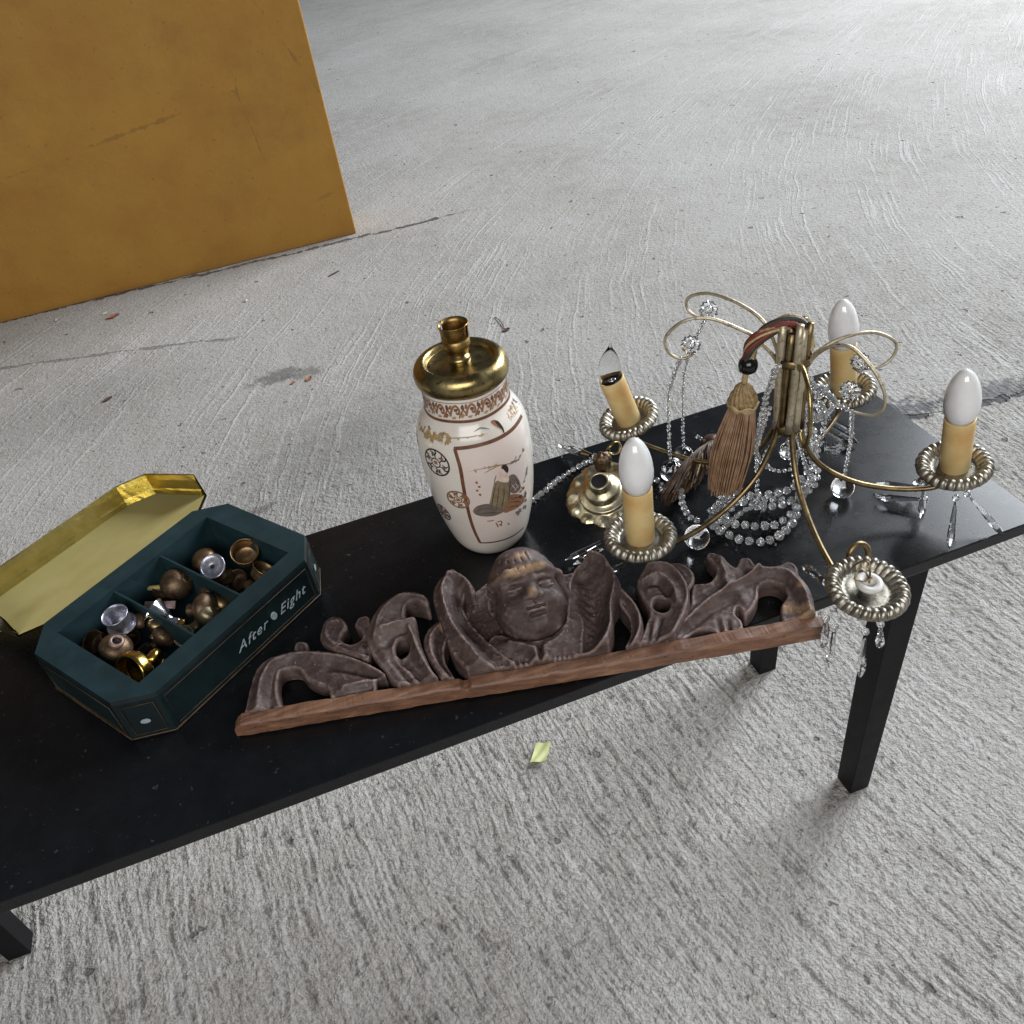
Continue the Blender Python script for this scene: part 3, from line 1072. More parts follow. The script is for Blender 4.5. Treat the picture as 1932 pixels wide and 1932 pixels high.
hardware('small_knob', KNOB, M['bronze'], 490, 985, .022, (.2, -.5, .8), 'tiny brown knob beside the zinc cup', 'knob', .62)
hardware('lock_case', CUP, M['bronze'], 90, 1200, .018, (-.4, -.3, .7), 'dark bronze cup half hidden at the box wall', 'cup', 1.1)
hardware('dark_fitting', KNOB, M['bronze'], 600, 1240, .010, (.7, .2, .3), 'dark fitting lying deep in the nearest compartment', 'knob', 1.0)
hardware('ball_knob', BALL, M['bronze'], 860, 575, .030, (.80, -.28, .45), 'round brown ball knob with one dark hole in the middle compartment', 'knob', 1.15,
         extra=('ball', [('screw_hole', [(.0006, .0140), (.0038, .0140), (.0040, .0154), (.0006, .0157)], M['hole']), ('rim', [(.0038, .0143), (.0056, .0143), (.0056, .0152), (.0046, .0160), (.0040, .0156)], M['bronze'])]))
V, F = tube(np.array([z6(570, 618, .026), z6(640, 612, .026), z6(720, 605, .026)]), .0028, 14)
own('spindle', V, F, M['cream'], z6(640, 612, .026), 'short cream rod poking out behind the round ball knob', 'rod', 'loose hardware in the box')
a, b = z6(500, 800, .026), z6(880, 790, .026)
V, F = box(-.018, .018, -.0045, .0045, -.0012, .0012, .0006)
dd = (b - a) / np.linalg.norm(b - a)
nn = np.array([.1, -.6, .75]); nn -= dd * (nn @ dd); nn /= np.linalg.norm(nn)
V = V @ np.stack([dd, np.cross(nn, dd), nn]) + (a + b) / 2
own('strike_plate', V, F, M['pinkish'], (a + b) / 2, 'narrow pinkish metal plate below the round ball knob', 'plate', 'loose hardware in the box', smooth=False)
hardware('bell_knob', BELL, M['chrome'], 890, 985, .018, (-.62, .42, .35), 'shiny silver bell shaped knob with gilt neck lying in the middle', 'knob', 1.25,
         extra=('bell', [('neck', [(.0006, -.006), (.0042, -.006), (.0060, -.003), (.0052, .0005), (.0006, .0005)], M['gold_brass'])]))
hardware('turned_knob', KNOB, M['bronze'], 1010, 850, .022, (.75, -.45, .25), 'dark turned knob lying beside the silver bell knob', 'knob', 1.2)
hardware('olive_knob', KNOB, worn('olive_bronze', (.16, .13, .075), (.27, .225, .14), 110, (.3, .45), .8, .2), 1020, 1065, .013, (.72, .25, .3), 'olive bronze knob lying along the near wall of the middle compartment', 'knob', 1.3)
hardware('small_knob', KNOB, M['brass_dull'], 1375, 880, .014, (.1, -.3, .9), 'tiny pale brass knob in the right corner of the middle compartment', 'knob', .4)
hardware('copper_ball', BALL, M['copper'], 1170, 345, .026, (.2, .5, .8), 'polished copper ball knob behind the silver disc', 'knob', 1.05)
hardware('silver_disc', DISC, M['zinc'], 1255, 405, .033, (-.12, -.50, .75), 'round silver disc with a small centre hole in the far compartment', 'disc', 1.12,
         extra=('disc_plate', [('screw_hole', [(.0006, .0050), (.0022, .0052), (.0022, .0061), (.0006, .0061)], M['hole']), ('backing', [(.0006, -.004), (.0100, -.003), (.0110, .002), (.0006, .002)], M['bronze'])]))
hardware('hollow_cup', [(p[0] * 1.0, p[1] * 1.25) for p in CUP], M['copper'], 1585, 300, .028, (.10, -.42, .8), 'hollow brown brass cup in the far corner of the box', 'cup', 1.2)
hardware('copper_thimble', CUP, M['copper'], 1730, 520, .022, (.55, .1, .6), 'bright edged copper cup against the right wall of the far compartment', 'cup', 1.15)
hardware('dark_thimble', CUP, M['bronze'], 1400, 560, .014, (-.2, .3, .8), 'dark cap lying under the silver disc', 'cup', .9)

for (nm, pr, mt, x, y, h_, ax_, sc, lb) in (
        ('brass_finial', KNOB, 'brass_dull', 620, 1130, .014, (.5, .3, .6), .8, 'dull brass finial deep in the nearest compartment beside the divider'),
        ('bronze_bush', CUP, 'bronze', 380, 1180, .012, (.2, -.3, .9), .9, 'dark bronze bush under the zinc cup'),
        ('iron_cap', CUP, 'wire', 560, 1330, .012, (-.3, .2, .8), .85, 'blackened iron cap behind the thick rimmed brass cup'),
        ('bronze_bush', CUP, 'bronze', 720, 700, .012, (.3, .3, .8), .95, 'dark bronze bush below the round ball knob'),
        ('long_finial', KNOB, 'brass_dull', 1180, 930, .013, (.8, .4, .2), 1.1, 'dull brass finial lying at the near wall of the middle compartment'),
        ('pale_boss', DISC, 'brass_pale', 960, 1120, .012, (-.2, -.4, .8), .9, 'pale brass boss at the near wall beside the olive knob'),
        ('iron_cap', CUP, 'wire', 1230, 760, .010, (.2, .2, .8), .9, 'blackened iron cap behind the dark turned knob'),
        ('bronze_bush', CUP, 'bronze', 1540, 560, .012, (-.3, -.4, .8), 1.0, 'dark bronze bush below the hollow brown cup'),
        ('brass_finial', KNOB, 'brass_dull', 1560, 690, .011, (.6, -.2, .4), .8, 'dull brass finial in the near corner of the far compartment'),
        ('bronze_finial', KNOB, 'bronze', 1330, 640, .010, (-.6, -.3, .3), .9, 'dark bronze finial lying against the divider of the far compartment')):
    hardware(nm, pr, M[mt], x, y, h_, ax_, lb, 'fitting', sc)

# ------------------------------------------------------------------ carved crest
Z3 = lambda p: (427.7 + .29948 * p[0], 1006.3 + .29948 * p[1])
Z4 = lambda p: (956 + .33855 * p[0], 1006.3 + .33855 * p[1])
Z5 = lambda p: (805 + .20834 * p[0], 1006.3 + .20834 * p[1])
RA, RB = at(447, 1378, .006), at(1560, 1190, .006)
cu = (RB - RA)[:2] / np.linalg.norm((RB - RA)[:2])
cvv = np.array([-cu[1], cu[0]])
RLEN = float(np.linalg.norm((RB - RA)[:2]))


def to_uv(p, h):
    q = at(*p, h)[:2] - RA[:2]
    return np.array([q @ cu, q @ cvv])


def cw(u, v, z):
    p = RA[:2] + cu * u + cvv * v
    return np.array([p[0], p[1], TZ + z])


# dusky stained walnut; ochre where it is chipped or worn (stored in the 'wear' attribute)
m = NT('stained_carved_wood')
co = m.coords()
a = m.noise(co, 30, 5, .6)
gr = m.n('ShaderNodeMapping')
m.link(co, gr.inputs[0])
gr.inputs['Scale'].default_value = (18, 150, 150)
gr.inputs['Rotation'].default_value = (0, 0, R(12.8))
gn = m.noise(gr.outputs[0], 1.0, 5, .65)
col = m.ramp(a, [(.25, srgb(60, 48, 45)), (.5, srgb(84, 69, 65)), (.75, srgb(106, 91, 86))])
col = m.mix(m.maprange(gn, .45, .62, 0, .6), col, srgb(52, 38, 34))
col = m.mix(m.maprange(m.noise(co, 55, 6, .7), .55, .70, 0, .5), col, srgb(124, 112, 106))
pt = m.n('ShaderNodeNewGeometry').outputs['Pointiness']
col = m.mix(m.math('MULTIPLY', m.maprange(pt, .507, .548), m.maprange(m.noise(co, 90, 3), .35, .6, .2, .75)), col, srgb(158, 136, 130))
at_ = m.n('ShaderNodeAttribute', attribute_name='wear')
wr = m.math('MULTIPLY', at_.outputs['Fac'], m.maprange(m.noise(co, 130, 4, .7), .30, .55))
col = m.mix(wr, col, srgb(158, 128, 98))
col = m.mix(m.maprange(m.noise(co, 170, 2, .5), .72, .76, 0, .7), col, srgb(170, 155, 148))
m.link(col, m.b.inputs['Base Color'])
m.link(m.maprange(m.noise(co, 75, 4, .6), .35, .65, .42, .74), m.b.inputs['Roughness'])
hb = m.math('ADD', m.math('MULTIPLY', gn, .9), m.math('MULTIPLY', m.noise(co, 420, 3, .6), .4))
m.b.inputs['Specular IOR Level'].default_value = .35
m.bump(hb, .55, .0010)
M['carved'] = m.m
m = NT('rail_wood')
co = m.coords()
gr = m.n('ShaderNodeMapping')
m.link(co, gr.inputs[0])
gr.inputs['Scale'].default_value = (9, 170, 170)
gr.inputs['Rotation'].default_value = (0, 0, R(12.8))
gn = m.noise(gr.outputs[0], 1.0, 6, .65)
a = m.noise(co, 22, 5, .65)
col = m.ramp(gn, [(.28, srgb(80, 54, 42)), (.55, srgb(126, 90, 68)), (.75, srgb(158, 120, 92))])
col = m.mix(m.maprange(a, .50, .72, 0, .6), col, srgb(74, 52, 46))
col = m.mix(m.maprange(m.noise(co, 300, 2), .68, .72, 0, .8), col, srgb(24, 16, 14))
m.link(col, m.b.inputs['Base Color'])
m.b.inputs['Roughness'].default_value = .55
m.bump(m.math('ADD', gn, m.math('MULTIPLY', a, .5)), .4, .0012)
M['rail'] = m.m

crest = thing('carved_crest', cw(RLEN / 2, .06, 0), 'dusky brown carved wooden crest with cherub head, wings and leaf scrolls', 'carving')


def seg_dist(P, A, B):
    ab = B - A
    t = np.clip(((P - A) @ ab) / (ab @ ab + 1e-12), 0, 1)
    return np.linalg.norm(P - A - t[..., None] * ab, axis=-1), t


def poly_dist(P, pts):
    d = np.full(P.shape[:-1], 1e9)
    for a, b in zip(pts[:-1], pts[1:]):
        d = np.minimum(d, seg_dist(P, a, b)[0])
    return d


def poly_sdf(P, pts):
    d = poly_dist(P, np.vstack([pts, pts[:1]]))
    ins = np.zeros(P.shape[:-1], bool)
    n = len(pts)
    for i in range(n):
        a, b = pts[i], pts[(i + 1) % n]
        c = (a[1] > P[..., 1]) != (b[1] > P[..., 1])
        xi = (b[0] - a[0]) * (P[..., 1] - a[1]) / (b[1] - a[1] + 1e-15) + a[0]
        ins ^= c & (P[..., 0] < xi)
    return np.where(ins, -d, d)


def carve(name, Z, outline, top, bulge, bw_, ridges=(), grooves=(), holes=(), zref=.023, base=.001, lift=None, rough=.0006, wear=(), dish=0.0, step=.0013, seed=1, parent=None):
    """carved piece: outline and ridge lines read off the photograph, laid out on the crest's own plane.
    top: height at the middle, bulge: extra height towards the middle over the width bw_,
    ridges / grooves: (points, height, width), dish: hollow between rim and middle"""
    uv = lambda pts: np.array([to_uv(Z(p), zref) for p in pts])
    pts = catmull([(*q, 0) for q in uv(outline)], 5, True)[:, :2]
    lo_, hi_ = pts.min(0) - .006, pts.max(0) + .006
    nx, ny = [int(math.ceil(q)) for q in (hi_ - lo_) / step]
    X, Y = np.meshgrid(lo_[0] + np.arange(nx) * step, lo_[1] + np.arange(ny) * step, indexing='ij')
    P = np.stack([X, Y], -1)
    sd = poly_sdf(P, pts)
    for (c, rx, ry) in holes:
        cc = to_uv(Z(c), zref)
        ex = np.linalg.norm(to_uv(Z((c[0] + rx, c[1])), zref) - cc)
        ey = np.linalg.norm(to_uv(Z((c[0], c[1] + ry)), zref) - cc)
        q = P - cc
        e = np.sqrt((q[..., 0] / ex) ** 2 + (q[..., 1] / ey) ** 2)
        sd = np.maximum(sd, (1 - e) * min(ex, ey))
    sd = np.maximum(sd, .0078 - Y)              # nothing reaches through the rail
    ins = np.clip(-sd, 0, None)
    T = top * 1.18 + .0015 + bulge * .8 * (1 - np.exp(-(ins / bw_) ** 1.2)) + .0016 * np.exp(-((ins - .0022) / .0016) ** 2) - dish * np.exp(-((ins - bw_ * 1.8) / (bw_ * .9)) ** 2)
    for (pl, hgt, wid) in ridges:
        pl = uv(pl)
        pl = catmull([(*q, 0) for q in pl], 5)[:, :2] if len(pl) > 2 else pl
        dd_ = poly_dist(P, pl) / wid
        T += hgt * (.55 * np.exp(-dd_ ** 2) + .6 * np.exp(-1.6 * dd_))
    for (pl, hgt, wid) in grooves:
        pl = uv(pl)
        pl = catmull([(*q, 0) for q in pl], 5)[:, :2] if len(pl) > 2 else pl
        T -= hgt * np.exp(-(poly_dist(P, pl) / wid) ** 2)
    if lift is not None:
        (pa, za), (pb, zb) = lift
        a, b = to_uv(Z(pa), zref), to_uv(Z(pb), zref)
        t = np.clip(((P - a) @ (b - a)) / ((b - a) @ (b - a)), -.2, 1.2)
        T += za + (zb - za) * t
    P3 = np.dstack([P, np.zeros_like(sd)])
    T += rough * (.9 * vnoise(P3, 300, seed) + .35 * vnoise(P3, 110, seed + 3))
    vein = np.clip(vnoise(P3, 45, seed + 9) + .45, 0, 1) * np.clip((ins - .003) / .003, 0, 1)
    T += .0008 * vein * (np.abs(np.sin(ins * PI / .0036 + 2.2 * vnoise(P3, 26, seed + 5))) - .5)
    T = np.maximum(T, base + .003)
    nz = int(math.ceil((T.max() + .004 - base + .004) / step)) + 2
    z = base - .003 + np.arange(nz) * step
    k = .0013
    a = np.broadcast_to(sd[..., None], (nx, ny, nz))
    b = (z[None, None, :] - T[..., None]) * .8
    hh = np.clip(.5 + .5 * (a - b) / k, 0, 1)
    f = a * hh + b * (1 - hh) + k * hh * (1 - hh)
    f = np.maximum(f, base - z[None, None, :])
    V, Q = surface_net(f, (lo_[0], lo_[1], z[0]), step)
    W = np.stack([RA[0] + cu[0] * V[:, 0] + cvv[0] * V[:, 1], RA[1] + cu[1] * V[:, 0] + cvv[1] * V[:, 1], TZ + V[:, 2]], 1)
    o = obj(name, W, Q, M['carved'], parent or crest)
    wv = np.zeros(len(V))
    for (c, r0) in wear:
        cc = to_uv(Z(c), zref)
        wv = np.maximum(wv, np.clip(1.4 - np.linalg.norm(V[:, :2] - cc, axis=1) / r0, 0, 1) * (V[:, 2] > .012))
    at2 = o.data.attributes.new('wear', 'FLOAT', 'POINT')
    at2.data.foreach_set('value', wv.astype(np.float32))
    return o


# left half
carve('acanthus_leaf', Z3, [(1000, 880), (850, 800), (700, 745), (520, 722), (380, 732), (260, 762), (180, 830), (140, 930), (110, 1060), (85, 1190), (230, 1185), (310, 1145), (345, 1088), (318, 1000), (310, 900),
                            (345, 842), (440, 836), (490, 892), (560, 930), (620, 945), (640, 1000), (662, 1065), (800, 1060), (900, 1035), (932, 960), (945, 905)],
      .013, .006, .010, ridges=[([(1000, 872), (800, 798), (650, 765), (450, 758), (300, 805), (232, 900), (205, 1020), (190, 1130)], .0065, .006), ([(960, 900), (860, 930), (740, 960)], .004, .005)],
      grooves=[([(960, 890), (800, 850), (640, 830)], .005, .005), ([(900, 960), (800, 990), (690, 1010)], .003, .003), ([(280, 860), (262, 980), (262, 1080)], .004, .004)], seed=2)
carve('acanthus_leaf', Z3, [(600, 565), (650, 507), (720, 517), (752, 565), (725, 610), (715, 650), (775, 680), (842, 645), (840, 600), (800, 560), (830, 512), (895, 510), (905, 640), (895, 785), (780, 772), (650, 722), (582, 650)],
      .014, .005, .008, ridges=[([(860, 760), (700, 705), (630, 640), (640, 560), (700, 545)], .004, .005)], grooves=[([(700, 690), (800, 735), (880, 745)], .003, .003)], seed=3)
carve('acanthus_leaf', Z3, [(405, 700), (420, 650), (460, 640), (495, 655), (505, 720), (500, 745), (430, 745)], .010, .003, .006, seed=4)
carve('acanthus_leaf', Z3, [(1085, 955), (985, 850), (905, 745), (882, 640), (920, 520), (1010, 422), (1120, 370), (1210, 382), (1272, 422), (1262, 456), (1190, 438), (1142, 446), (1122, 490), (1132, 535), (1190, 540),
                            (1202, 600), (1232, 720), (1292, 860), (1345, 955)],
      .017, .007, .011, ridges=[([(1330, 950), (1230, 790), (1180, 660), (1150, 600)], .006, .0045), ([(985, 620), (1070, 580), (1185, 548)], .005, .004), ([(940, 660), (985, 510), (1100, 412), (1240, 418)], .006, .007)],
      grooves=[([(1080, 790), (1170, 870), (1250, 945)], .004, .0025), ([(1040, 800), (1120, 890), (1180, 950)], .004, .0025), ([(1000, 700), (1040, 640), (1120, 610)], .005, .005)], holes=[((1106, 718), 44, 60)], seed=5)
carve('acanthus_leaf', Z3, [(1435, 930), (1350, 905), (1272, 795), (1237, 700), (1260, 612), (1330, 557), (1385, 560), (1392, 640), (1372, 720), (1378, 800), (1445, 910)],
      .017, .005, .007, ridges=[([(1360, 575), (1290, 660), (1300, 770), (1400, 905)], .004, .004)], grooves=[([(1365, 620), (1335, 710), (1350, 810), (1420, 900)], .006, .0035)], wear=[((1362, 590), .004)], seed=6)
carve('wing', Z3, [(1560, 900), (1430, 785), (1372, 640), (1312, 470), (1312, 370), (1370, 297), (1440, 276), (1520, 320), (1572, 390), (1555, 412), (1505, 395), (1490, 460), (1540, 560), (1630, 660), (1730, 750), (1860, 870), (1770, 905)],
      .022, .006, .010, ridges=[([(1410, 320), (1372, 420), (1410, 570), (1490, 710), (1610, 850)], .010, .0065), ([(1440, 300), (1500, 330), (1550, 395)], .008, .006)],
      grooves=[([(1470, 420), (1500, 560), (1600, 690), (1740, 830)], .008, .008)] + [([(1430 + 44 * k + random.uniform(-12, 12), 520 + 52 * k), (1470 + 44 * k, 560 + 50 * k), (1480 + 44 * k, 600 + 50 * k)], .0018, .0016) for k in range(8)] + [([(1490 + 44 * k, 520 + 48 * k), (1530 + 44 * k + random.uniform(-10, 10), 545 + 48 * k)], .0016, .0015) for k in range(7)], rough=.0010, seed=7)
carve('back_panel', Z5, [(250, 560), (420, 470), (600, 330), (900, 260), (1250, 300), (1420, 260), (1520, 500), (1500, 800), (1420, 1100), (900, 1200), (620, 1180), (420, 950)],
      .0085, .002, .010, rough=.0012, seed=21)
# collar under the head
carve('collar', Z5, [(470, 1250), (420, 1130), (520, 1000), (640, 900), (900, 960), (1180, 900), (1330, 700), (1420, 760), (1420, 930), (1390, 1130), (1200, 1200), (900, 1240), (700, 1290)],
      .016, .004, .012, ridges=[([(760, 1000), (900, 1030), (990, 1080), (1010, 1180)], .006, .006), ([(1300, 800), (1200, 960), (1080, 1040), (1070, 1170)], .006, .008)],
      grooves=[([(1020, 1000), (1030, 1080), (1040, 1200)], .009, .0028)] + [([(640 + 55 * k, 1130 + 12 * (k % 2)), (680 + 55 * k, 1220)], .003, .0018) for k in range(6)] +
              [([(1130 + 45 * k, 1090), (1160 + 45 * k, 1180)], .0028, .0018) for k in range(5)], rough=.0011, seed=8)
# right half
carve('wing', Z4, [(420, 172), (470, 138), (540, 170), (602, 260), (642, 342), (596, 440), (596, 560), (550, 690), (470, 715), (390, 680), (330, 600), (335, 470), (340, 360), (345, 270), (375, 205)],
      .0225, .002, .010, ridges=[([(470, 155), (545, 195), (604, 310), (580, 430), (578, 560), (520, 690)], .011, .006)], grooves=[([(430, 250), (470, 380), (470, 500), (420, 610)], .014, .015)] +
      [([(440 + random.uniform(-10, 10), 270 + 42 * k), (480, 290 + 42 * k), (500, 325 + 42 * k)], .0016, .0015) for k in range(8)], rough=.0009, seed=9)
carve('acanthus_leaf', Z4, [(600, 332), (660, 342), (730, 422), (762, 520), (746, 602), (702, 665), (648, 665), (690, 560), (682, 470), (632, 402)], .019, .004, .006,
      ridges=[([(640, 345), (715, 430), (742, 530), (700, 650)], .006, .004)], grooves=[([(660, 400), (705, 480), (705, 570), (670, 650)], .004, .003)], seed=10)
carve('acanthus_leaf', Z4, [(735, 655), (772, 520), (792, 440), (742, 340), (726, 270), (780, 182), (860, 160), (940, 200), (1002, 280), (1022, 380), (1002, 470), (930, 600), (890, 640)],
      .018, .006, .010, ridges=[([(760, 275), (850, 250), (925, 310), (950, 400)], .005, .005), ([(800, 190), (900, 195), (985, 290), (1000, 400), (930, 560), (870, 630)], .006, .006)],
      grooves=[([(790, 290), (850, 290), (900, 340)], .005, .004), ([(800, 500), (790, 640)], .003, .0025), ([(860, 480), (840, 560), (810, 640)], .0035, .0025)], holes=[((862, 400), 46, 40)], seed=11)
carve('acanthus_leaf', Z4, [(890, 165), (960, 145), (1035, 190), (1045, 250), (1000, 300), (940, 230)], .014, .004, .008, seed=12)
carve('acanthus_leaf', Z4, [(880, 640), (965, 500), (1020, 380), (1035, 275), (1080, 262), (1135, 250), (1166, 190), (1118, 120), (1132, 86), (1200, 110), (1270, 170), (1305, 120), (1360, 124), (1400, 172), (1500, 172), (1568, 140),
                            (1622, 170), (1632, 232), (1682, 300), (1712, 380), (1722, 490), (1660, 520), (1590, 510), (1538, 470), (1530, 390), (1562, 330), (1530, 280), (1470, 262), (1412, 282), (1402, 342), (1372, 402), (1332, 432), (1288, 395), (1278, 432),
                            (1312, 470), (1312, 545), (1212, 575), (1150, 525), (1050, 525), (965, 600)],
      .014, .005, .012, ridges=[([(880, 620), (1050, 430), (1250, 290), (1400, 215)], .006, .004), ([(1400, 215), (1560, 225), (1660, 330), (1690, 450)], .009, .009), ([(1190, 130), (1220, 220), (1230, 290)], .004, .005)],
      grooves=[([(1000, 520), (1120, 430), (1260, 350)], .0045, .005), ([(1080, 350), (1200, 280), (1330, 210)], .004, .005), ([(1230, 470), (1250, 550)], .003, .0025), ([(1180, 470), (1200, 545)], .003, .0025)],
      wear=[((1575, 400), .007), ((1660, 440), .008), ((1640, 300), .004)], seed=13)

# rail: two-piece batten, chipped and slightly bowed
NR = 150
V, F = [], []
for i in range(NR + 1):
    u = RLEN * i / NR
    crk = 1.0
    j = 0.0
    x3 = u / RLEN
    if .386 < x3 < .396: crk = .80
    step_ = .0012 if x3 > .391 else 0
    hgt = .0185 * crk + .0008 * math.sin(9 * x3) + .0005 * math.sin(61 * x3)
    wid = .0115 + .0010 * math.sin(7 * x3 + 1)
    if i < 3: hgt *= (.62, .86, .97)[i]; wid *= (.7, .9, 1)[i]
    if i > NR - 2: hgt *= .93
    prof = [(-.003 - step_, .0012), (-.0042 - step_, .003), (-.0038 - step_, hgt - .002), (-.0022 - step_, hgt), (wid - .0035, hgt + .0005), (wid - .002, hgt - .0015), (wid - .002, .0012)]
    for (v, z) in prof:
        q = cw(u, v, z) + np.array([0, 0, float(vnoise(np.array([u, v, z]), 130, 5)) * .0007])
        q[:2] += cvv * float(vnoise(np.array([u, v, z]), 90, 9)) * .0006
        V.append(q)
for i in range(NR):
    for k in range(7):
        F.append((i * 7 + k, (i + 1) * 7 + k, (i + 1) * 7 + (k + 1) % 7, i * 7 + (k + 1) % 7))
F += [tuple(range(7)), tuple(NR * 7 + k for k in range(7))[::-1]]
F = [f[::-1] for f in F]
obj('rail', V, F, M['rail'], crest, smooth=False)

# cherub head
HC = at(*Z5((925, 610)), .030)
tilt = R(38)
X3 = np.array([cu[0], cu[1], 0.0])
N3 = -np.array([cvv[0], cvv[1], 0]) * math.sin(tilt) + np.array([0, 0, 1.0]) * math.cos(tilt)
Y3 = np.cross(N3, X3)
ya, ra = R(9), R(6)
X3, N3 = X3 * math.cos(ya) - N3 * math.sin(ya), N3 * math.cos(ya) + X3 * math.sin(ya)
X3, Y3 = X3 * math.cos(ra) + Y3 * math.sin(ra), Y3 * math.cos(ra) - X3 * math.sin(ra)
hs = .0011
gx = np.arange(-.046, .046, hs)
gy = np.arange(-.056, .060, hs)
gz = np.arange(-.030, .050, hs)
GX, GY, GZ = np.meshgrid(gx, gy, gz, indexing='ij')
G = np.stack([GX, GY, GZ], -1)


def ell(c, r):
    q = (G - np.array(c)) / np.array(r)
    k = np.linalg.norm(q, axis=-1)
    return (k - 1) * min(r)


def cap3(a, b, r0, r1=None):
    d, t = seg_dist(G, np.array(a), np.array(b))
    return d - (r0 + ((r1 if r1 is not None else r0) - r0) * t)


def smin(a, b, k):
    h = np.clip(.5 + .5 * (b - a) / k, 0, 1)
    return b * (1 - h) + a * h - k * h * (1 - h)


def smax(a, b, k):
    return -smin(-a, -b, k)


f = ell((0, .002, -.004), (.0345, .044, .034))
f = smin(f, ell((0, -.012, .004), (.0335, .030, .029)), .010)
f = smin(f, ell((0, .016, .012), (.022, .014, .020)), .010)                      # forehead
for s in (-1, 1):
    f = smin(f, ell((s * .0180, -.0100, .0160), (.0155, .0145, .0145)), .005)     # cheeks
    f = smin(f, cap3((s * .0050, .0175, .0285), (s * .0240, .0180, .0195), .0036, .0032), .005)   # brow
    f = smax(f, -ell((s * .0165, .0105, .0330), (.0095, .0060, .0105)), .004)     # eye socket
    f = smin(f, ell((s * .0168, .0098, .0205), (.0076, .0054, .0064)), .0010)     # eye
    f = smax(f, -cap3((s * .0095, .0088, .0290), (s * .0235, .0100, .0240), .0007), .0009)      # lid line
    f = smin(f, cap3((s * .0095, .0118, .0275), (s * .0235, .0122, .0215), .0013, .0011), .0015)   # upper lid
    f = smin(f, ell((s * .0355, .003, -.004), (.0055, .0110, .0080)), .003)       # ear
    f = smax(f, -ell((s * .0390, .004, .001), (.0026, .0065, .0050)), .002)
    f = smin(f, ell((s * .0066, .0010, .0300), (.0046, .0036, .0048)), .0022)     # nostril wing
    f = smax(f, -ell((s * .0034, -.0022, .0345), (.0018, .0016, .0030)), .0012)   # nostril
f = smin(f, cap3((0, .0170, .0280), (0, .0040, .0340), .0036, .0056), .004)       # nose
f = smin(f, ell((0, -.0245, .0210), (.0125, .0105, .0115)), .005)                 # chin
f = smin(f, ell((0, -.0320, .0110), (.0230, .0085, .0120)), .007)                 # double chin
f = smin(f, cap3((-.0066, -.0075, .0288), (.0066, -.0075, .0288), .0022, .0022), .0022)   # upper lip
f = smin(f, cap3((-.0050, -.0120, .0282), (.0050, -.0120, .0282), .0027, .0027), .0022)   # lower lip
f = smax(f, -cap3((-.0082, -.0097, .0318), (.0082, -.0097, .0318), .0011), .0012)         # mouth
f = smax(f, -cap3((-.006, -.0165, .0315), (.006, -.0165, .0315), .0016), .003)
f = smax(f, -cap3((0, -.0035, .0330), (0, -.0055, .0325), .0010), .0015)
# hair and cap
cap_f = ell((0, .010, -.006), (.0385, .046, .036))
cap_f = smax(cap_f, -(GY - .0190 + .10 * GX ** 2 / .03 + .0), .004)
f = smin(f, cap_f, .002)
f = smin(f, cap3((-.034, .022, .008), (-.018, .0275, .0260), .0044, .0050), .003)
f = smin(f, cap3((-.018, .0275, .0260), (.016, .0285, .0265), .0050, .0052), .003)
f = smin(f, cap3((.016, .0285, .0265), (.0345, .0190, .010), .0052, .0040), .003)
f = smin(f, cap3((.0345, .0190, .010), (.0385, -.002, .004), .0042, .0036), .003)
f = smin(f, cap3((.0385, -.002, .004), (.0370, -.016, .002), .0036, .0026), .003)
f = smin(f, ell((-.004, .040, .006), (.018, .013, .016)), .006)
f = smin(f, cap3((0, -.020, -.012), (0, -.044, -.022), .022, .024), .008)         # neck
f = f + .00035 * vnoise(G, 230, 3) + .0004 * vnoise(G, 90, 4)
for k in range(9):                                                                 # comb marks in the hair
    xx = -.030 + .0075 * k
    f = smax(f, -cap3((xx, .030, .0300 - 9 * xx * xx), (xx * .8, .046, .0180 - 6 * xx * xx), .0008), .0012)
V, Q = surface_net(f, (gx[0], gy[0], gz[0]), hs)
W = HC + V[:, :1] * X3 + V[:, 1:2] * Y3 + V[:, 2:] * N3
keep = W[:, 2] > TZ + .001
head = obj('cherub_head', W, [q for q in Q if keep[q].all()], M['carved'], crest)
wv = np.zeros(len(V))
for c, r0, sy in (((-.008, .0290, .031), .017, .30), ((.008, .0295, .031), .014, .32), ((-.001, .0045, .040), .0050, 1.0), ((0, .044, .018), .008, .4)):
    q = V - np.array(c)
    q[:, 1] /= sy
    wv = np.maximum(wv, np.clip(1.5 - np.linalg.norm(q, axis=1) / r0, 0, 1))
head.data.attributes.new('wear', 'FLOAT', 'POINT').data.foreach_set('value', wv.astype(np.float32))

# ------------------------------------------------------------------ chandelier
CA = np.array([-.236, -.222])
HP = .058
ch = thing('chandelier', (CA[0], CA[1], TZ), 'five armed brass chandelier with candle bulbs and crystal strands resting on the table', 'chandelier')
pans = {4: (1800, 880), 3: (1592, 737), 2: (1187, 792), 1: (1208, 1015), 5: (1635, 1112)}
panP = {k: at(*v, HP) for k, v in pans.items()}
lean = {4: (-.15, -.02), 3: (-.15, 0), 2: (-.30, .03), 1: (-.02, 0), 5: (.03, -.12)}
ZC = np.array([CA[0], CA[1], TZ])

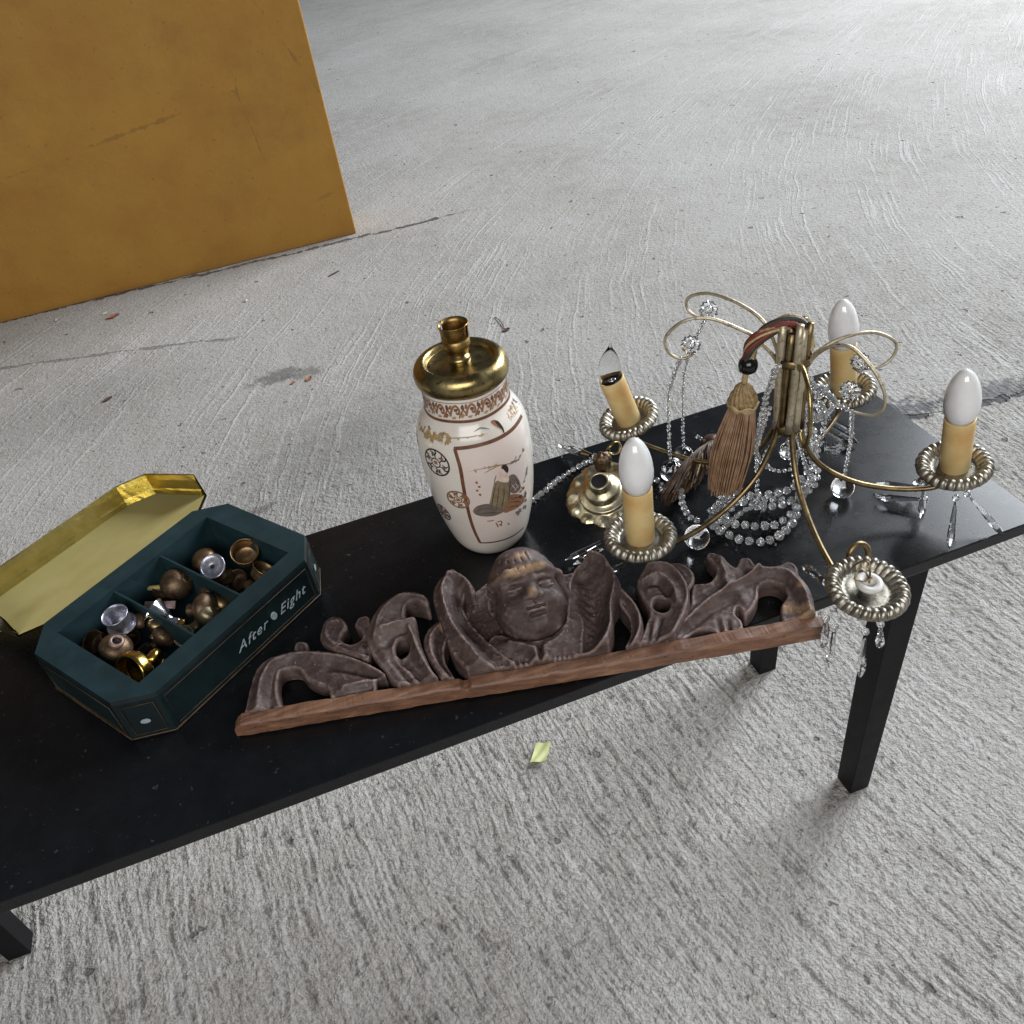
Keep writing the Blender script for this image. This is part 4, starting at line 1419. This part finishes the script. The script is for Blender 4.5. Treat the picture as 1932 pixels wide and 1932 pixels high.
# stem: a bunch of tubes
V, F = lathe([(.0006, .108), (.006, .109), (.010, .113), (.0145, .118), (.0150, .124), (.012, .128), (.0006, .129)], 32)
stem = obj('stem', V + ZC, F, M['brass_dull'], ch)
for k in range(11):
    t = 2 * PI * k / 11 + .2
    r0 = .0138 if k % 2 else .0112
    z1 = .236 + random.uniform(-.006, .006)
    P = [ZC + np.array([(r0 + .002 * math.sin(3 * q + k)) * math.cos(t + .15 * q), (r0 + .002 * math.sin(3 * q + k)) * math.sin(t + .15 * q), .122 + (z1 - .122) * q]) for q in np.linspace(0, 1, 9)]
    V, F = tube(P, .0032 + .0005 * (k % 3), 10)
    obj('rod', V, F, M['brass_pale'] if k % 3 else M['brass_dull'], stem)
V, F = lathe([(.0168, .196), (.0180, .197), (.0182, .200), (.0174, .203), (.0166, .204)], 36)
obj('collar_ring', V + ZC, F, M['brass_dull'], stem)


def pan_mesh():
    prof = [(.0006, .0012), (.0130, .0012), (.0150, .0018), (.0180, .0012), (.0205, .0010), (.0220, .0016), (.0235, .0036), (.0252, .0060), (.0272, .0080), (.0292, .0090), (.0314, .0090), (.0335, .0080), (.0354, .0058), (.0366, .0034), (.0370, .0014),
            (.0360, .0002), (.0320, -.0014), (.0240, -.0026), (.0150, -.0032), (.0006, -.0034)]
    N = 27

    def mod(r, z, t):
        if r > .0215:
            w_ = min(1, (r - .0215) / .003)
            s = abs(math.sin(N / 2 * (t + 5 * (r - .025))))
            lob = s ** .55 - .75
            z = z + w_ * .0034 * lob * (1 if z > .0010 else .3)
            r = r + w_ * .0012 * lob
        return r, z
    V, F = lathe(prof, 300, mod=mod)
    return mesh('drip_pan', V, F, M['pewter'])


PAN = pan_mesh()
V, F = lathe([(.0006, .0010), (.0146, .0010), (.0148, .0016), (.0147, .0660), (.0143, .0668), (.0128, .0668), (.0126, .0600), (.0006, .0590)], 40)
SLEEVE = mesh('candle_sleeve', V, F, M['sleeve'])
bp = [(.0118, .0600), (.0122, .0665), (.0140, .0700), (.0158, .0760), (.0167, .0835), (.0166, .0910), (.0156, .0990), (.0138, .1070), (.0112, .1140), (.0078, .1200), (.0044, .1236), (.0018, .1250), (.0004, .1253)]
V, F = lathe([tuple(q[:2]) for q in catmull([(a, b, 0) for a, b in bp], 4)], 40)
BULB = mesh('bulb', V, F, M['opal'])
V, F = lathe([(.0006, -.0010), (.0085, -.0010), (.0095, -.0040), (.0080, -.0080), (.0055, -.0120), (.0040, -.0140), (.0006, -.0145)], 24)
CUPM = mesh('cup', V, F, M['brass_dull'])

# crystal pieces
V, F = lathe([(.0003, 0), (.0016, -.0012), (.0024, -.005), (.0030, -.013), (.0038, -.024), (.0050, -.036), (.0047, -.042), (.0024, -.049), (.0003, -.0525)][::-1], 6, True, True)
V[:, 1] *= .72
DROP = mesh('pendant', V, F, M['glass'], False)
bm = bmesh.new()
bmesh.ops.create_icosphere(bm, subdivisions=2, radius=1.0)
BEAD = bpy.data.meshes.new('bead')
bm.to_mesh(BEAD)
bm.free()
BEAD.materials.append(M['bead'])
bm = bmesh.new()
bmesh.ops.create_uvsphere(bm, u_segments=32, v_segments=20, radius=1.0)
BALLM = bpy.data.meshes.new('crystal_ball')
bm.to_mesh(BALLM)
bm.free()
BALLM.materials.append(M['glass'])
BALLM.polygons.foreach_set('use_smooth', [True] * len(BALLM.polygons))


def flower_mesh():
    V, F = [], []
    N = 12
    prof = [(.0006, .0016), (.0030, .0022), (.0052, .0008), (.0082, .0016), (.0105, .0)]
    ring = []
    for j in range(2 * N):
        t = PI * j / N
        for i, (r, z) in enumerate(prof):
            k = 1.0 if i < 2 else (1.0 if j % 2 == 0 else .82)
            V.append((r * k * math.cos(t), r * k * math.sin(t), z))
    n = len(prof)
    V2 = [(x, y, -z * .6 - .0012) for x, y, z in V]
    for j in range(2 * N):
        k = (j + 1) % (2 * N)
        for i in range(n - 1):
            F.append((j * n + i, k * n + i, k * n + i + 1, j * n + i + 1))
            o = len(V)
            F.append((o + j * n + i + 1, o + k * n + i + 1, o + k * n + i, o + j * n + i))
        F.append((j * n + n - 1, k * n + n - 1, len(V) + k * n + n - 1, len(V) + j * n + n - 1))
    return mesh('crystal_flower', V + V2, F, M['glass'], False)


FLOWER = flower_mesh()


def qz(axis, spin=0.0):
    q = Vector((0, 0, 1)).rotation_difference(Vector(axis).normalized())
    return q @ Quaternion((0, 0, 1), spin)


arms = {}
for k in (1, 2, 3, 4, 5):
    p = panP[k]
    d = p[:2] - CA
    rad_ = np.linalg.norm(d)
    e = d / rad_
    ax = np.array([lean[k][0], lean[k][1], 1.0])
    ax /= np.linalg.norm(ax)
    low = .030
    pf = [(.011, .150), (.0125, .121), (.018, .101), (.031, .076), (.051, .057), (.080, .041), (.114, .032), (rad_ - .028, .030), (rad_ - .010, .034), (rad_, HP - .012)]
    P = [np.array([CA[0] + e[0] * r_, CA[1] + e[1] * r_, TZ + z_]) for r_, z_ in pf]
    P[-1] = p - ax * .010
    V, F = tube(catmull(P, 7), .0029, 12)
    arms[k] = obj('arm', V, F, M['brass_dull'], ch)
    place('drip_pan', PAN, p, qz(ax, random.uniform(0, 2)), arms[k])
    place('pan_cup', CUPM, p, qz(ax), arms[k])
    if k in (1, 3, 4):
        place('candle_sleeve', SLEEVE, p, qz(ax, k * 1.3 + .9), arms[k])
        bo = place('bulb', BULB, p, qz(ax), arms[k])
        if k != 1:
            me_ = mesh('printed_mark', [((.0169 - (i % 2) * 0) * math.cos(a0), .0169 * math.sin(a0), .079 + dz) for i, (a0, dz) in enumerate(((-.12, .001), (-.02, -.001), (.1, .001), (.13, .005), (.02, .0065), (-.09, .005)))], [(0, 1, 2, 3, 4, 5)], M['grey_print'])
            place('printed_mark', me_, p, qz(ax, -.62 if k == 4 else -2.6), arms[k])
    elif k == 2:
        place('candle_sleeve', SLEEVE, p, qz(ax, .5), arms[k])
        V, F = lathe([(.0124, .0600), (.0120, .0640), (.0095, .0645), (.0006, .0642)], 32)
        obj('lamp_socket', xf(V, p, ax), F, M['wire'], arms[k])
        V, F = lathe([(.0025, .064), (.0040, .0650), (.0040, .0668), (.0025, .0672), (.0006, .0672)], 16)
        obj('contact', xf(V, p, ax), F, M['chrome'], arms[k])
        # clear flame bulb with bent tip
        prof = [(.0100, .064), (.0108, .068), (.0124, .074), (.0130, .081), (.0124, .089), (.0106, .096), (.0080, .102), (.0052, .107), (.0032, .111), (.0020, .115), (.0008, .118)]
        V, F = lathe([tuple(q[:2]) for q in catmull([(a, b, 0) for a, b in prof], 3)], 28)
        V = xf(V, p, ax)
        hgt = (V - p) @ ax
        V = V + np.outer(np.clip((hgt - .090) / .028, 0, 1) ** 1.6 * .006, CR) + np.outer(np.clip((hgt - .064) / .054, 0, 1) * .010, CR)
        obj('clear_bulb', V, F, M['glass_thin'], arms[k])
    else:
        V, F = lathe([(.0060, .0014), (.0062, .0060), (.0090, .0066), (.0118, .0078), (.0126, .0098), (.0118, .0116), (.0092, .0124), (.0062, .0120), (.0050, .0100), (.0046, .0060), (.0006, .0055)], 40)
        obj('lamp_socket', xf(V, p, ax), F, M['porcelain_socket'], arms[k])
        u_ = p + ax * .010
        for pts in ([(0, 0, 0), (-.002, .004, .010), (-.006, .009, .012), (-.012, .006, .005)], [(0, 0, 0), (.001, .003, .012), (.002, .008, .018), (-.003, .013, .016), (-.008, .016, .008)],
                    [(-.012, .006, .005), (-.004, .001, .003), (.002, .000, .006)]):
            V, F = tube(catmull([u_ + np.array(q) for q in pts], 6), .0009, 8)
            obj('bare_wire', V, F, M['brass_dull'], arms[k])
        # ring shackle behind the pan
        t = np.linspace(0, 2 * PI, 28)
        c = at(1620, 1046, HP - .004)
        V, F = tube(np.array([c + np.array([.0105 * math.cos(q), .004 * math.sin(q), .0105 * math.sin(q)]) for q in t]), .003, 10, False)
        obj('shackle', V, F, M['brass_dull'], arms[k])


def drop(k, a, b, parent=None):
    """pendant from a to b (world points)"""
    a, b = np.asarray(a), np.asarray(b)
    L = np.linalg.norm(b - a)
    o = place('pendant', DROP, a, qz(-(b - a), random.uniform(0, 1)), parent or arms[k])
    o.scale = (1.0, 1.0, float(L / .0525))
    b1 = place('bead', BEAD, a + (a - b) / L * .004, None, parent or arms[k])
    b1.scale = (.0038,) * 3
    return o


# arm 4: drops splayed over the table
for (a, b, ha, hb_) in (((1738, 918), (1652, 911), .018, .007), ((1738, 941), (1654, 938), .012, .006), ((1744, 918), (1737, 978), .022, .010), ((1803, 945), (1791, 1035), .034, .004),
                        ((1830, 936), (1896, 1012), .030, .003), ((1748, 895), (1722, 914), .03, .012)):
    drop(4, at(*a, ha), at(*b, hb_))
# arm 3: lying to the right and below
for (a, b, ha, hb_) in (((1560, 800), (1618, 835), .016, .005), ((1558, 812), (1606, 842), .013, .005), ((1528, 815), (1560, 832), .016, .006), ((1566, 790), (1612, 818), .02, .008)):
    drop(3, at(*a, ha), at(*b, hb_))
# arm 1
for (a, b, ha, hb_) in (((1140, 1018), (1066, 1056), .02, .006), ((1142, 1030), (1082, 1064), .014, .005), ((1190, 1058), (1150, 1078), .02, .010)):
    drop(1, at(*a, ha), at(*b, hb_))
# arm 2
for (a, b, ha, hb_) in (((1112, 866), (1052, 836), .014, .007), ((1118, 858), (1070, 842), .02, .010)):
    drop(2, at(*a, ha), at(*b, hb_))
# arm 5: hanging free beyond the table's edge
for (px, py, L) in ((1632, 1196, .060), (1574, 1188, .050), (1661, 1182, .026), (1558, 1172, .034)):
    a = at(px, py, HP - .012 - .008)
    drop(5, a, a + np.array([random.uniform(-.004, .004), random.uniform(-.004, .004), -L]))
drop(5, at(1554, 1096, .03), at(1514, 1064, .016))


# scrolls that rise from the stem and curl over, a crystal flower at each curl
def scroll(pts, az, flower, root_z=.195):
    P = [ZC + np.array([.012 * math.cos(az), .012 * math.sin(az), root_z - .03]), ZC + np.array([.015 * math.cos(az), .015 * math.sin(az), root_z])] + [upright(*q, CA, az) for q in pts]
    rr = catmull(P, 8)
    V, F = tube(rr, np.linspace(.0021, .0014, len(rr)), 10)
    o = obj('scroll', V, F, M['brass_pale'], ch)
    c = upright(*flower, CA, az)
    if True:
        nrm = (CAM - c) / np.linalg.norm(CAM - c) + np.array([.25, 0, .3])
        fl = place('crystal_flower', FLOWER, c, qz(nrm, .2), o)
        b = place('bead', BEAD, c + nrm / np.linalg.norm(nrm) * .003, None, o)
        b.scale = (.0022,) * 3
    return o, P[-1]


s1, e1 = scroll([(1430, 640), (1400, 622), (1340, 600), (1290, 605), (1256, 635), (1262, 664), (1288, 676), (1312, 664)], R(150), (1303, 650))
s2, e2 = scroll([(1445, 612), (1400, 575), (1340, 553), (1300, 560), (1297, 582), (1318, 598), (1336, 590)], R(118), (1337, 584))
s3, e3 = scroll([(1530, 672), (1570, 645), (1620, 628), (1660, 628), (1691, 647), (1682, 675), (1655, 692), (1612, 696)], R(-10), (1624, 682))
s4, e4 = scroll([(1548, 662), (1580, 650), (1612, 658), (1650, 700), (1669, 742), (1665, 772), (1642, 783), (1608, 776)], R(-62), (1604, 736))
P5s = [ZC + np.array([0, -.012, .165]), ZC + np.array([-.004, -.015, .195]), ZC + np.array([-.012, -.032, .208]), ZC + np.array([-.020, -.056, .196]), ZC + np.array([-.024, -.068, .165]), ZC + np.array([-.022, -.060, .140]), ZC + np.array([-.020, -.048, .150])]
V, F = tube(catmull(P5s, 8), .0022, 10)
s5 = obj('scroll', V, F, M['brass'], ch)


# strands of crystal beads
def strand(P, size, gap=1.15, parent=ch, sag=None, vary=.1, name='bead_strand'):
    P = catmull(P, 8) if len(P) > 2 else np.asarray(P, float)
    Q = resample(P, size * 2 * gap)
    V, F = tube(Q, .00035, 5)
    o = obj(name, V, F, M['wire'], parent) if parent is not None else None
    if o is None:
        o = own(name, V, F, M['wire'], Q[len(Q) // 2], None, None)
    for q in Q:
        s = size * (1 + random.uniform(-vary, vary))
        b = place('bead', BEAD, q + rng.normal(0, .0003, 3), Quaternion((random.random(), random.random(), random.random(), random.random())).normalized(), o)
        b.scale = (s,) * 3
    return o


def ball(px, py, h, r, parent=ch):
    p = at(px, py, h)
    b = place('crystal_ball', BALLM, p, None, parent)
    b.scale = (r,) * 3
    return p


b1 = ball(1265, 887, .0135, .0128)
b2 = ball(1289, 858, .0135, .0120)
b3 = ball(1590, 918, .0130, .0125)
b4 = ball(1315, 1012, .0160, .0135)
b5 = ball(1487, 850, .030, .0105)
strand([upright(1284, 676, CA, R(150)), b1 + np.array([0.0, .004, .10]), b1 + [0, 0, .012]], .0023)
strand([upright(1331, 598, CA, R(118)), b2 + np.array([.004, .006, .11]), b2 + [0, 0, .011]], .0021)
strand([upright(1607, 776, CA, R(-62)), b3 + np.array([.0, .0, .07]), b3 + [0, 0, .012]], .0023)
# swags lying under the stem: large beads
strand([at(1345, 990, .018), at(1362, 1002, .008), at(1395, 1016, .006), at(1430, 1022, .006), at(1462, 1014, .006), at(1490, 992, .008), at(1505, 962, .014), at(1512, 935, .024)], .0050, 1.1)
strand([at(1338, 985, .020), at(1362, 962, .016), at(1388, 945, .012), at(1420, 950, .010), at(1450, 955, .009), at(1482, 950, .012), at(1508, 930, .022), at(1530, 905, .03)], .0050, 1.1)
strand([at(1340, 962, .024), at(1372, 938, .020), at(1400, 925, .018), at(1425, 945, .010), at(1452, 940, .010), at(1490, 945, .014)], .0040, 1.15)
strand([at(1362, 1000, .012), at(1385, 978, .008), at(1412, 958, .008), at(1440, 960, .008)], .0032, 1.1)
strand([at(1534, 812, .10), at(1536, 850, .07), at(1533, 885, .046), at(1522, 915, .032), at(1505, 938, .022)], .0040, 1.15)
strand([at(1502, 812, .11), at(1512, 850, .075), at(1522, 882, .05), at(1530, 905, .04)], .0026, 1.1)
# small beads hung round the stem
strand([at(1452, 770, .14), at(1440, 800, .12), at(1430, 840, .085), at(1428, 885, .05), at(1428, 920, .030), at(1424, 950, .012)], .0024)
strand([at(1448, 780, .14), at(1425, 830, .105), at(1408, 862, .085), at(1385, 900, .06), at(1362, 930, .045), at(1345, 975, .026)], .0026)
strand([at(1482, 812, .11), at(1460, 830, .09), at(1442, 862, .07), at(1452, 882, .05), at(1475, 888, .044), at(1500, 878, .05), at(1506, 850, .075)], .0024)
strand([at(1484, 800, .12), at(1490, 840, .085), at(1496, 880, .055), at(1505, 930, .028)], .0030)
strand([at(1468, 690, .205), at(1452, 730, .175), at(1442, 770, .15), at(1432, 810, .125), at(1412, 850, .10)], .0030, 1.2)
# tangle beside the stem on the right
strand([at(1528, 715, .165), at(1542, 745, .140), at(1534, 775, .125), at(1520, 795, .115), at(1506, 815, .105)], .0036, 1.1)
strand([at(1532, 722, .16), at(1560, 745, .125), at(1582, 764, .085), at(1598, 772, .075)], .0030, 1.2)
strand([at(1520, 780, .13), at(1540, 792, .10), at(1556, 780, .10), at(1548, 760, .125)], .0034, 1.15)
strand([at(1345, 975, .026), at(1375, 985, .012), at(1405, 990, .008), at(1440, 992, .008), at(1470, 985, .010), at(1500, 960, .018), at(1518, 925, .03)], .0046, 1.1)
strand([at(1352, 995, .014), at(1372, 965, .020), at(1402, 938, .022), at(1436, 932, .022), at(1470, 930, .024), at(1500, 915, .032), at(1524, 890, .044)], .0044, 1.1)
strand([at(1440, 800, .12), at(1420, 845, .092), at(1400, 880, .070), at(1380, 915, .050), at(1360, 955, .034), at(1352, 985, .022)], .0034, 1.1)
strand([at(1498, 800, .12), at(1518, 835, .09), at(1538, 868, .062), at(1542, 900, .042), at(1528, 925, .030)], .0036, 1.1)
strand([at(1540, 760, .125), at(1556, 792, .095), at(1548, 830, .075), at(1540, 862, .06)], .0034, 1.12)
strand([at(1526, 735, .155), at(1545, 728, .15), at(1562, 742, .13), at(1575, 760, .10), at(1560, 778, .10), at(1540, 785, .11)], .0036, 1.1)
strand([at(1520, 760, .14), at(1516, 800, .115), at(1524, 840, .085), at(1534, 880, .058)], .0030, 1.1)
strand([at(1460, 700, .20), at(1446, 745, .17), at(1436, 790, .14), at(1424, 830, .11), at(1430, 862, .075), at(1448, 880, .05)], .0030, 1.12)
# near the ball drops on the left
strand([at(1240, 905, .012), at(1252, 918, .008), at(1270, 922, .008), at(1272, 906, .012)], .0036, 1.1)
strand([at(1284, 925, .014), at(1290, 955, .010), at(1302, 975, .010), at(1315, 982, .010)], .0040, 1.2)
strand([at(1316, 823, .03), at(1330, 832, .025), at(1348, 842, .02)], .0024, 1.05)

# ------------------------------------------------------------------ cord with tassel over the stem
cordP = [upright(1522, 655, CA, R(170)), upright(1518, 622, CA, R(170)), upright(1500, 606, CA, R(170)), upright(1470, 612, CA, R(170)), upright(1440, 630, CA, R(170)), upright(1420, 652, CA, R(170)), upright(1412, 676, CA, R(170))]
tas = thing('tassel', cordP[3], 'brown tassel on red and gold cord draped over the chandelier stem', 'tassel')
core = catmull(cordP, 14)
T = np.gradient(core, axis=0)
T /= np.linalg.norm(T, axis=1)[:, None]
N0 = np.cross(T, np.tile([.0, .9, .3], (len(core), 1)))
N0 /= np.linalg.norm(N0, axis=1)[:, None]
B0 = np.cross(T, N0)
for s, (mt, rr) in enumerate((('red_cord', .0030), ('dark_cord', .0028), ('gold_cord', .0020), ('gold_brown', .0026), ('dark_cord', .0030), ('gold_cord', .0018), ('red_cord', .0022), ('gold_brown', .0022))):
    ph = 2 * PI * s / 8
    tw = np.linspace(0, (1.6 + .35 * (s % 3)) * PI, len(core)) + ph
    P = core + (N0 * np.cos(tw)[:, None] + B0 * np.sin(tw)[:, None]) * (np.linspace(.0056, .0040, len(core)) * (1 + .25 * np.sin(np.linspace(0, 9, len(core)) + s)))[:, None]
    V, F = tube(P, rr, 10)
    obj('cord_strand', V, F, M[mt], tas)
e = cordP[-1]
V, F = lathe([(.0008, .009), (.005, .0075), (.0085, .004), (.0096, -.001), (.0086, -.006), (.005, -.009), (.0008, -.010)], 28)
obj('wooden_bead', V + e + np.array([.0, 0, -.006]), F, M['black_gloss'], tas)
h0 = upright(1404, 722, CA, R(170))
V, F = tube(catmull([e + np.array([0, 0, -.012]), (e + h0) / 2, h0], 6), .003, 10)
obj('neck_cord', V, F, M['gold_cord'], tas)
h1 = upright(1393, 748, CA, R(170))
hd = (h1 - h0) / np.linalg.norm(h1 - h0)
V, F = lathe([(.003, 0), (.006, -.002), (.0085, -.005), (.0095, -.009), (.0120, -.013), (.0135, -.019), (.0128, -.023)], 128, mod=lambda r, z, t: (r * (1 + .09 * math.sin(16 * t + 300 * z)), z))
obj('tassel_head', V + h0, F, M['gold_brown'], tas)
V, F = [], []
mb = MB()
for q in range(3):
    t = np.linspace(0, 2 * PI, 36)
    mb.add(*tube(np.array([h0 + np.array([(.0142 - .001 * q) * math.cos(a), (.0142 - .001 * q) * math.sin(a), -.0225 - .0022 * q + .0016 * math.sin(6 * a + q)]) for a in t]), .0016, 8, False))
obj('binding', mb.V, mb.F, M['gold_cord'], tas)
hb0 = upright(1368, 922, CA, R(176))
mb = MB()
for k in range(230):
    a = random.uniform(0, 2 * PI)
    rr = math.sqrt(random.random())
    top = h0 + np.array([.0125 * rr * math.cos(a), .0125 * rr * math.sin(a), -.024])
    bot = hb0 + np.array([.0185 * rr * math.cos(a), .0165 * rr * math.sin(a), random.uniform(0, .010)])
    mid = (top + bot) / 2 + np.array([.0175 * rr * math.cos(a) * .35, .0175 * rr * math.sin(a) * .35, 0]) + rng.normal(0, .0008, 3)
    mb.add(*tube(catmull([top, mid, bot], 4), .00075, 5, False))
obj('fringe', mb.V, mb.F, M['fringe'], tas, kind='stuff')

# second tassel lying on the table behind
l0, l1 = at(1340, 842, .018), at(1268, 935, .004)
tas2 = thing('fallen_tassel', l0, 'dark brown tassel with gold threads lying flat behind the crystal balls', 'tassel')
mb, mb2 = MB(), MB()
for k in range(420):
    a = random.uniform(0, 2 * PI)
    rr = math.sqrt(random.random())
    off = np.array([.014 * rr * math.cos(a), .006 * rr * math.cos(a), .012 * rr * abs(math.sin(a))])
    spread = random.uniform(-1, 1)
    bot = l1 + np.array([.034 * spread + .018, .014 * spread, random.uniform(0, .022)]) + rng.normal(0, .003, 3) * [1, 1, 0]
    mid = (l0 + bot) / 2 + off + np.array([0, 0, .008 * random.random()])
    P = catmull([l0 + off * .8, mid, bot], 4)
    P[:, 2] = np.maximum(P[:, 2], TZ + .001)
    (mb2 if k % 40 == 0 else mb).add(*tube(P, .0009, 5, False))
obj('fringe', mb.V, mb.F, M['fringe_dark'], tas2, kind='stuff')
obj('gold_thread', mb2.V, mb2.F, M['gold_cord'], tas2, kind='stuff')
V, F = lathe([(.0006, .012), (.007, .010), (.012, .004), (.0135, -.004), (.011, -.011), (.0006, -.013)], 26, mod=lambda r, z, t: (r * (1 + .06 * math.sin(12 * t)), z))
obj('tassel_head', xf(V, l0 + np.array([.006, .004, .0]), l0 - l1), F, M['fringe_dark'], tas2)

# ------------------------------------------------------------------ ceiling rose beside the vase
RC = at(1142, 936, .010)
rax = np.array([-.30, -.28, 1.0])
RS = 1.22
rose = thing('ceiling_rose', RC, 'pale gilt scalloped ceiling rose lying tilted between vase and candle', 'ceiling rose')


def rmod(r, z, t):
    if r > .024:
        k = min(1, (r - .024) / .012)
        r = r * (1 + .07 * k * abs(math.sin(6 * t)))
        z = z + .0030 * k * math.cos(12 * t)
    return r, z


prof = [(.0075, .0300), (.0090, .0305), (.0100, .0285), (.0104, .0240), (.0135, .0215), (.0165, .0190), (.0175, .0160), (.0168, .0130), (.0205, .0110), (.0232, .0100), (.0240, .0076), (.0262, .0068), (.0310, .0058), (.0350, .0030), (.0375, -.0010),
        (.0370, -.0025), (.0330, .0012), (.0250, .0040), (.0180, .0070), (.0090, .0200), (.0075, .0280)]
V, F = lathe([tuple(q[:2]) for q in catmull([(a, b, 0) for a, b in prof], 3)], 144, mod=rmod)
obj('scalloped_dish', xf(V, RC, rax, 0, RS), F, M['rose'], rose)
V, F = lathe([(.0006, .026), (.0080, .0260), (.0092, .030), (.0086, .036), (.0105, .0385), (.0098, .043), (.0070, .046), (.0006, .047)], 36, mod=lambda r, z, t: (r * (1 + .10 * math.sin(7 * t)), z + .0008 * math.sin(5 * t)))
obj('leaf_boss', xf(V, RC + np.array([.006, .012, .0]), rax + np.array([.35, .5, 0])), F, M['bronze'], rose)
t = np.linspace(0, 2 * PI, 30)
c = at(1158, 846, .022)
V, F = tube(np.array([c + np.array([.0085 * math.cos(q), .002 * math.sin(2 * q), .0085 * math.sin(q)]) for q in t]), .0023, 10, False)
obj('hanging_ring', V, F, M['brass'], rose)
c = at(1138, 868, .02)
V, F = tube(np.array([c + np.array([.0075 * math.cos(q), .0075 * math.sin(q) * .7, .004 * math.sin(q)]) for q in t]), .002, 10, False)
obj('chain_link', V, F, M['brass_dull'], rose)
# dark centre
V, F = lathe([(.0006, .0292), (.0076, .0296)], 24)
obj('centre_hole', xf(V, RC, rax, 0, RS), F, M['hole'], rose)

# loose strand running behind the vase
ls = strand([at(1112, 868, .006), at(1086, 882, .005), at(1058, 900, .004), at(1030, 922, .004), at(1002, 944, .004), at(975, 962, .004)], .0036, 1.12, parent=None, name='loose_bead_strand')
props(ls, 'loose string of clear crystal beads running from ceiling rose to vase', 'bead strand')

# ------------------------------------------------------------------ litter on the ground
M['leaf_rust'] = worn('dry_rust_leaf', srgb(140, 84, 58), srgb(176, 112, 80), 200, (.7, .8), 0, .3)
M['leaf_dark'] = worn('dry_dark_leaf', srgb(70, 50, 42), srgb(96, 72, 62), 200, (.7, .8), 0, .3)
M['paper'] = worn('pale_paper', srgb(214, 212, 190), srgb(228, 226, 210), 100, (.7, .8), 0, .1)
M['lime'] = worn('pale_lime_card', srgb(206, 212, 150), srgb(218, 222, 166), 40, (.6, .7), 0, .1)
M['pebble'] = worn('pale_grit', srgb(190, 186, 180), srgb(214, 210, 204), 200, (.7, .8), 0, .2)


def leaf(name, px, py, L, W, ang, mat, label, curl=.25, cat='leaf'):
    c = ground_at(px, py, .001)
    V, F = [], []
    n = 9
    ca, sa = math.cos(ang), math.sin(ang)
    for i in range(n):
        s = i / (n - 1)
        ww = W * math.sin(PI * min(.97, max(.03, s))) ** .8 * (1 + .15 * math.sin(17 * s))
        for j in (-1, -.5, 0, .5, 1):
            x, y = (s - .5) * L, j * ww / 2
            z = .0012 + curl * W * j * j * .6 + curl * L * .3 * (s - .4) ** 2
            V.append((c[0] + x * ca - y * sa, c[1] + x * sa + y * ca, z))
    for i in range(n - 1):
        for j in range(4):
            F.append((i * 5 + j, (i + 1) * 5 + j, (i + 1) * 5 + j + 1, i * 5 + j + 1))
    Vb = [(x, y, z - .0008) for x, y, z in V]
    k = len(V)
    F += [tuple(k + q for q in f[::-1]) for f in F]
    return own(name, V + Vb, F, mat, c, label, cat, 'litter on the concrete')


leaf('dry_leaf', 213, 597, .042, .024, .3, M['leaf_rust'], 'rusty dry leaf on the concrete near the yellow wall')
leaf('paper_scrap', 199, 590, .022, .014, .8, M['paper'], 'tiny white paper scrap touching the rusty leaf by the yellow wall', .1, 'paper')
leaf('dry_leaf', 203, 753, .030, .016, .5, M['leaf_dark'], 'small dark dry leaf on the concrete left of the oil stain')
leaf('dry_leaf', 583, 714, .024, .016, 1.0, M['leaf_rust'], 'rusty leaf crumb on the right end of the oil stain')
leaf('dry_leaf', 552, 722, .016, .010, .4, M['leaf_rust'], 'tiny rusty leaf crumb below the middle of the oil stain')
leaf('dry_leaf', 955, 622, .024, .016, .2, M['leaf_dark'], 'dark dry leaf at the end of a twig right of the lamp')
a, b = ground_at(934, 597, .002), ground_at(952, 620, .002)
V, F = tube(catmull([a, (a + b) / 2 + np.array([.004, .002, .002]), b], 6), .0013, 7)
own('twig', V, F, M['leaf_dark'], a, 'thin dark twig on the concrete right of the lamp socket', 'twig', 'litter on the concrete')
leaf('dry_leaf', 630, 515, .05, .010, .5, M['leaf_dark'], 'long dark sliver of leaf near the upper edge above the oil stain', .1)
for (px, py, s, lb) in ((464, 566, .010, 'white chip of grit on the concrete above the oil stain'), (105, 603, .008, 'pale chip of grit beside the yellow wall')):
    c = ground_at(px, py, .003)
    V, F = lathe([(.0006, -.4), (.7, -.35), (1, 0), (.7, .4), (.0006, .5)], 7, mod=lambda r, z, t: (r * (1 + .2 * math.sin(3 * t)), z))
    own('grit_chip', V * s * .6 + c, F, M['pebble'], c, lb, 'grit', 'litter on the concrete', smooth=False)
# pale green card lying below the near edge of the table, slightly curled and creased
qa, qb, qc, qd = [ground_at(*p, .002) for p in ((1012, 1403), (1040, 1403), (1030, 1440), (1000, 1440))]
V, F = [], []
NU, NV = 8, 12
for i in range(NU + 1):
    for j in range(NV + 1):
        u, v = i / NU, j / NV
        p = (qa * (1 - u) + qb * u) * (1 - v) + (qd * (1 - u) + qc * u) * v
        p = p + np.array([0, 0, .001 + .009 * abs(v - .45) ** 1.6 + .0035 * u * u + .0010 * math.sin(9 * u + 5 * v)])
        V.append(p)
n = len(V)
V += [p - np.array([0, 0, .0006]) for p in V]
for i in range(NU):
    for j in range(NV):
        f = (i * (NV + 1) + j, i * (NV + 1) + j + 1, (i + 1) * (NV + 1) + j + 1, (i + 1) * (NV + 1) + j)
        F += [f[::-1], tuple(n + q for q in f)]
own('card_strip', V, F, M['lime'], (qa + qc) / 2, 'pale lime strip of card on the concrete below the near table edge', 'card')
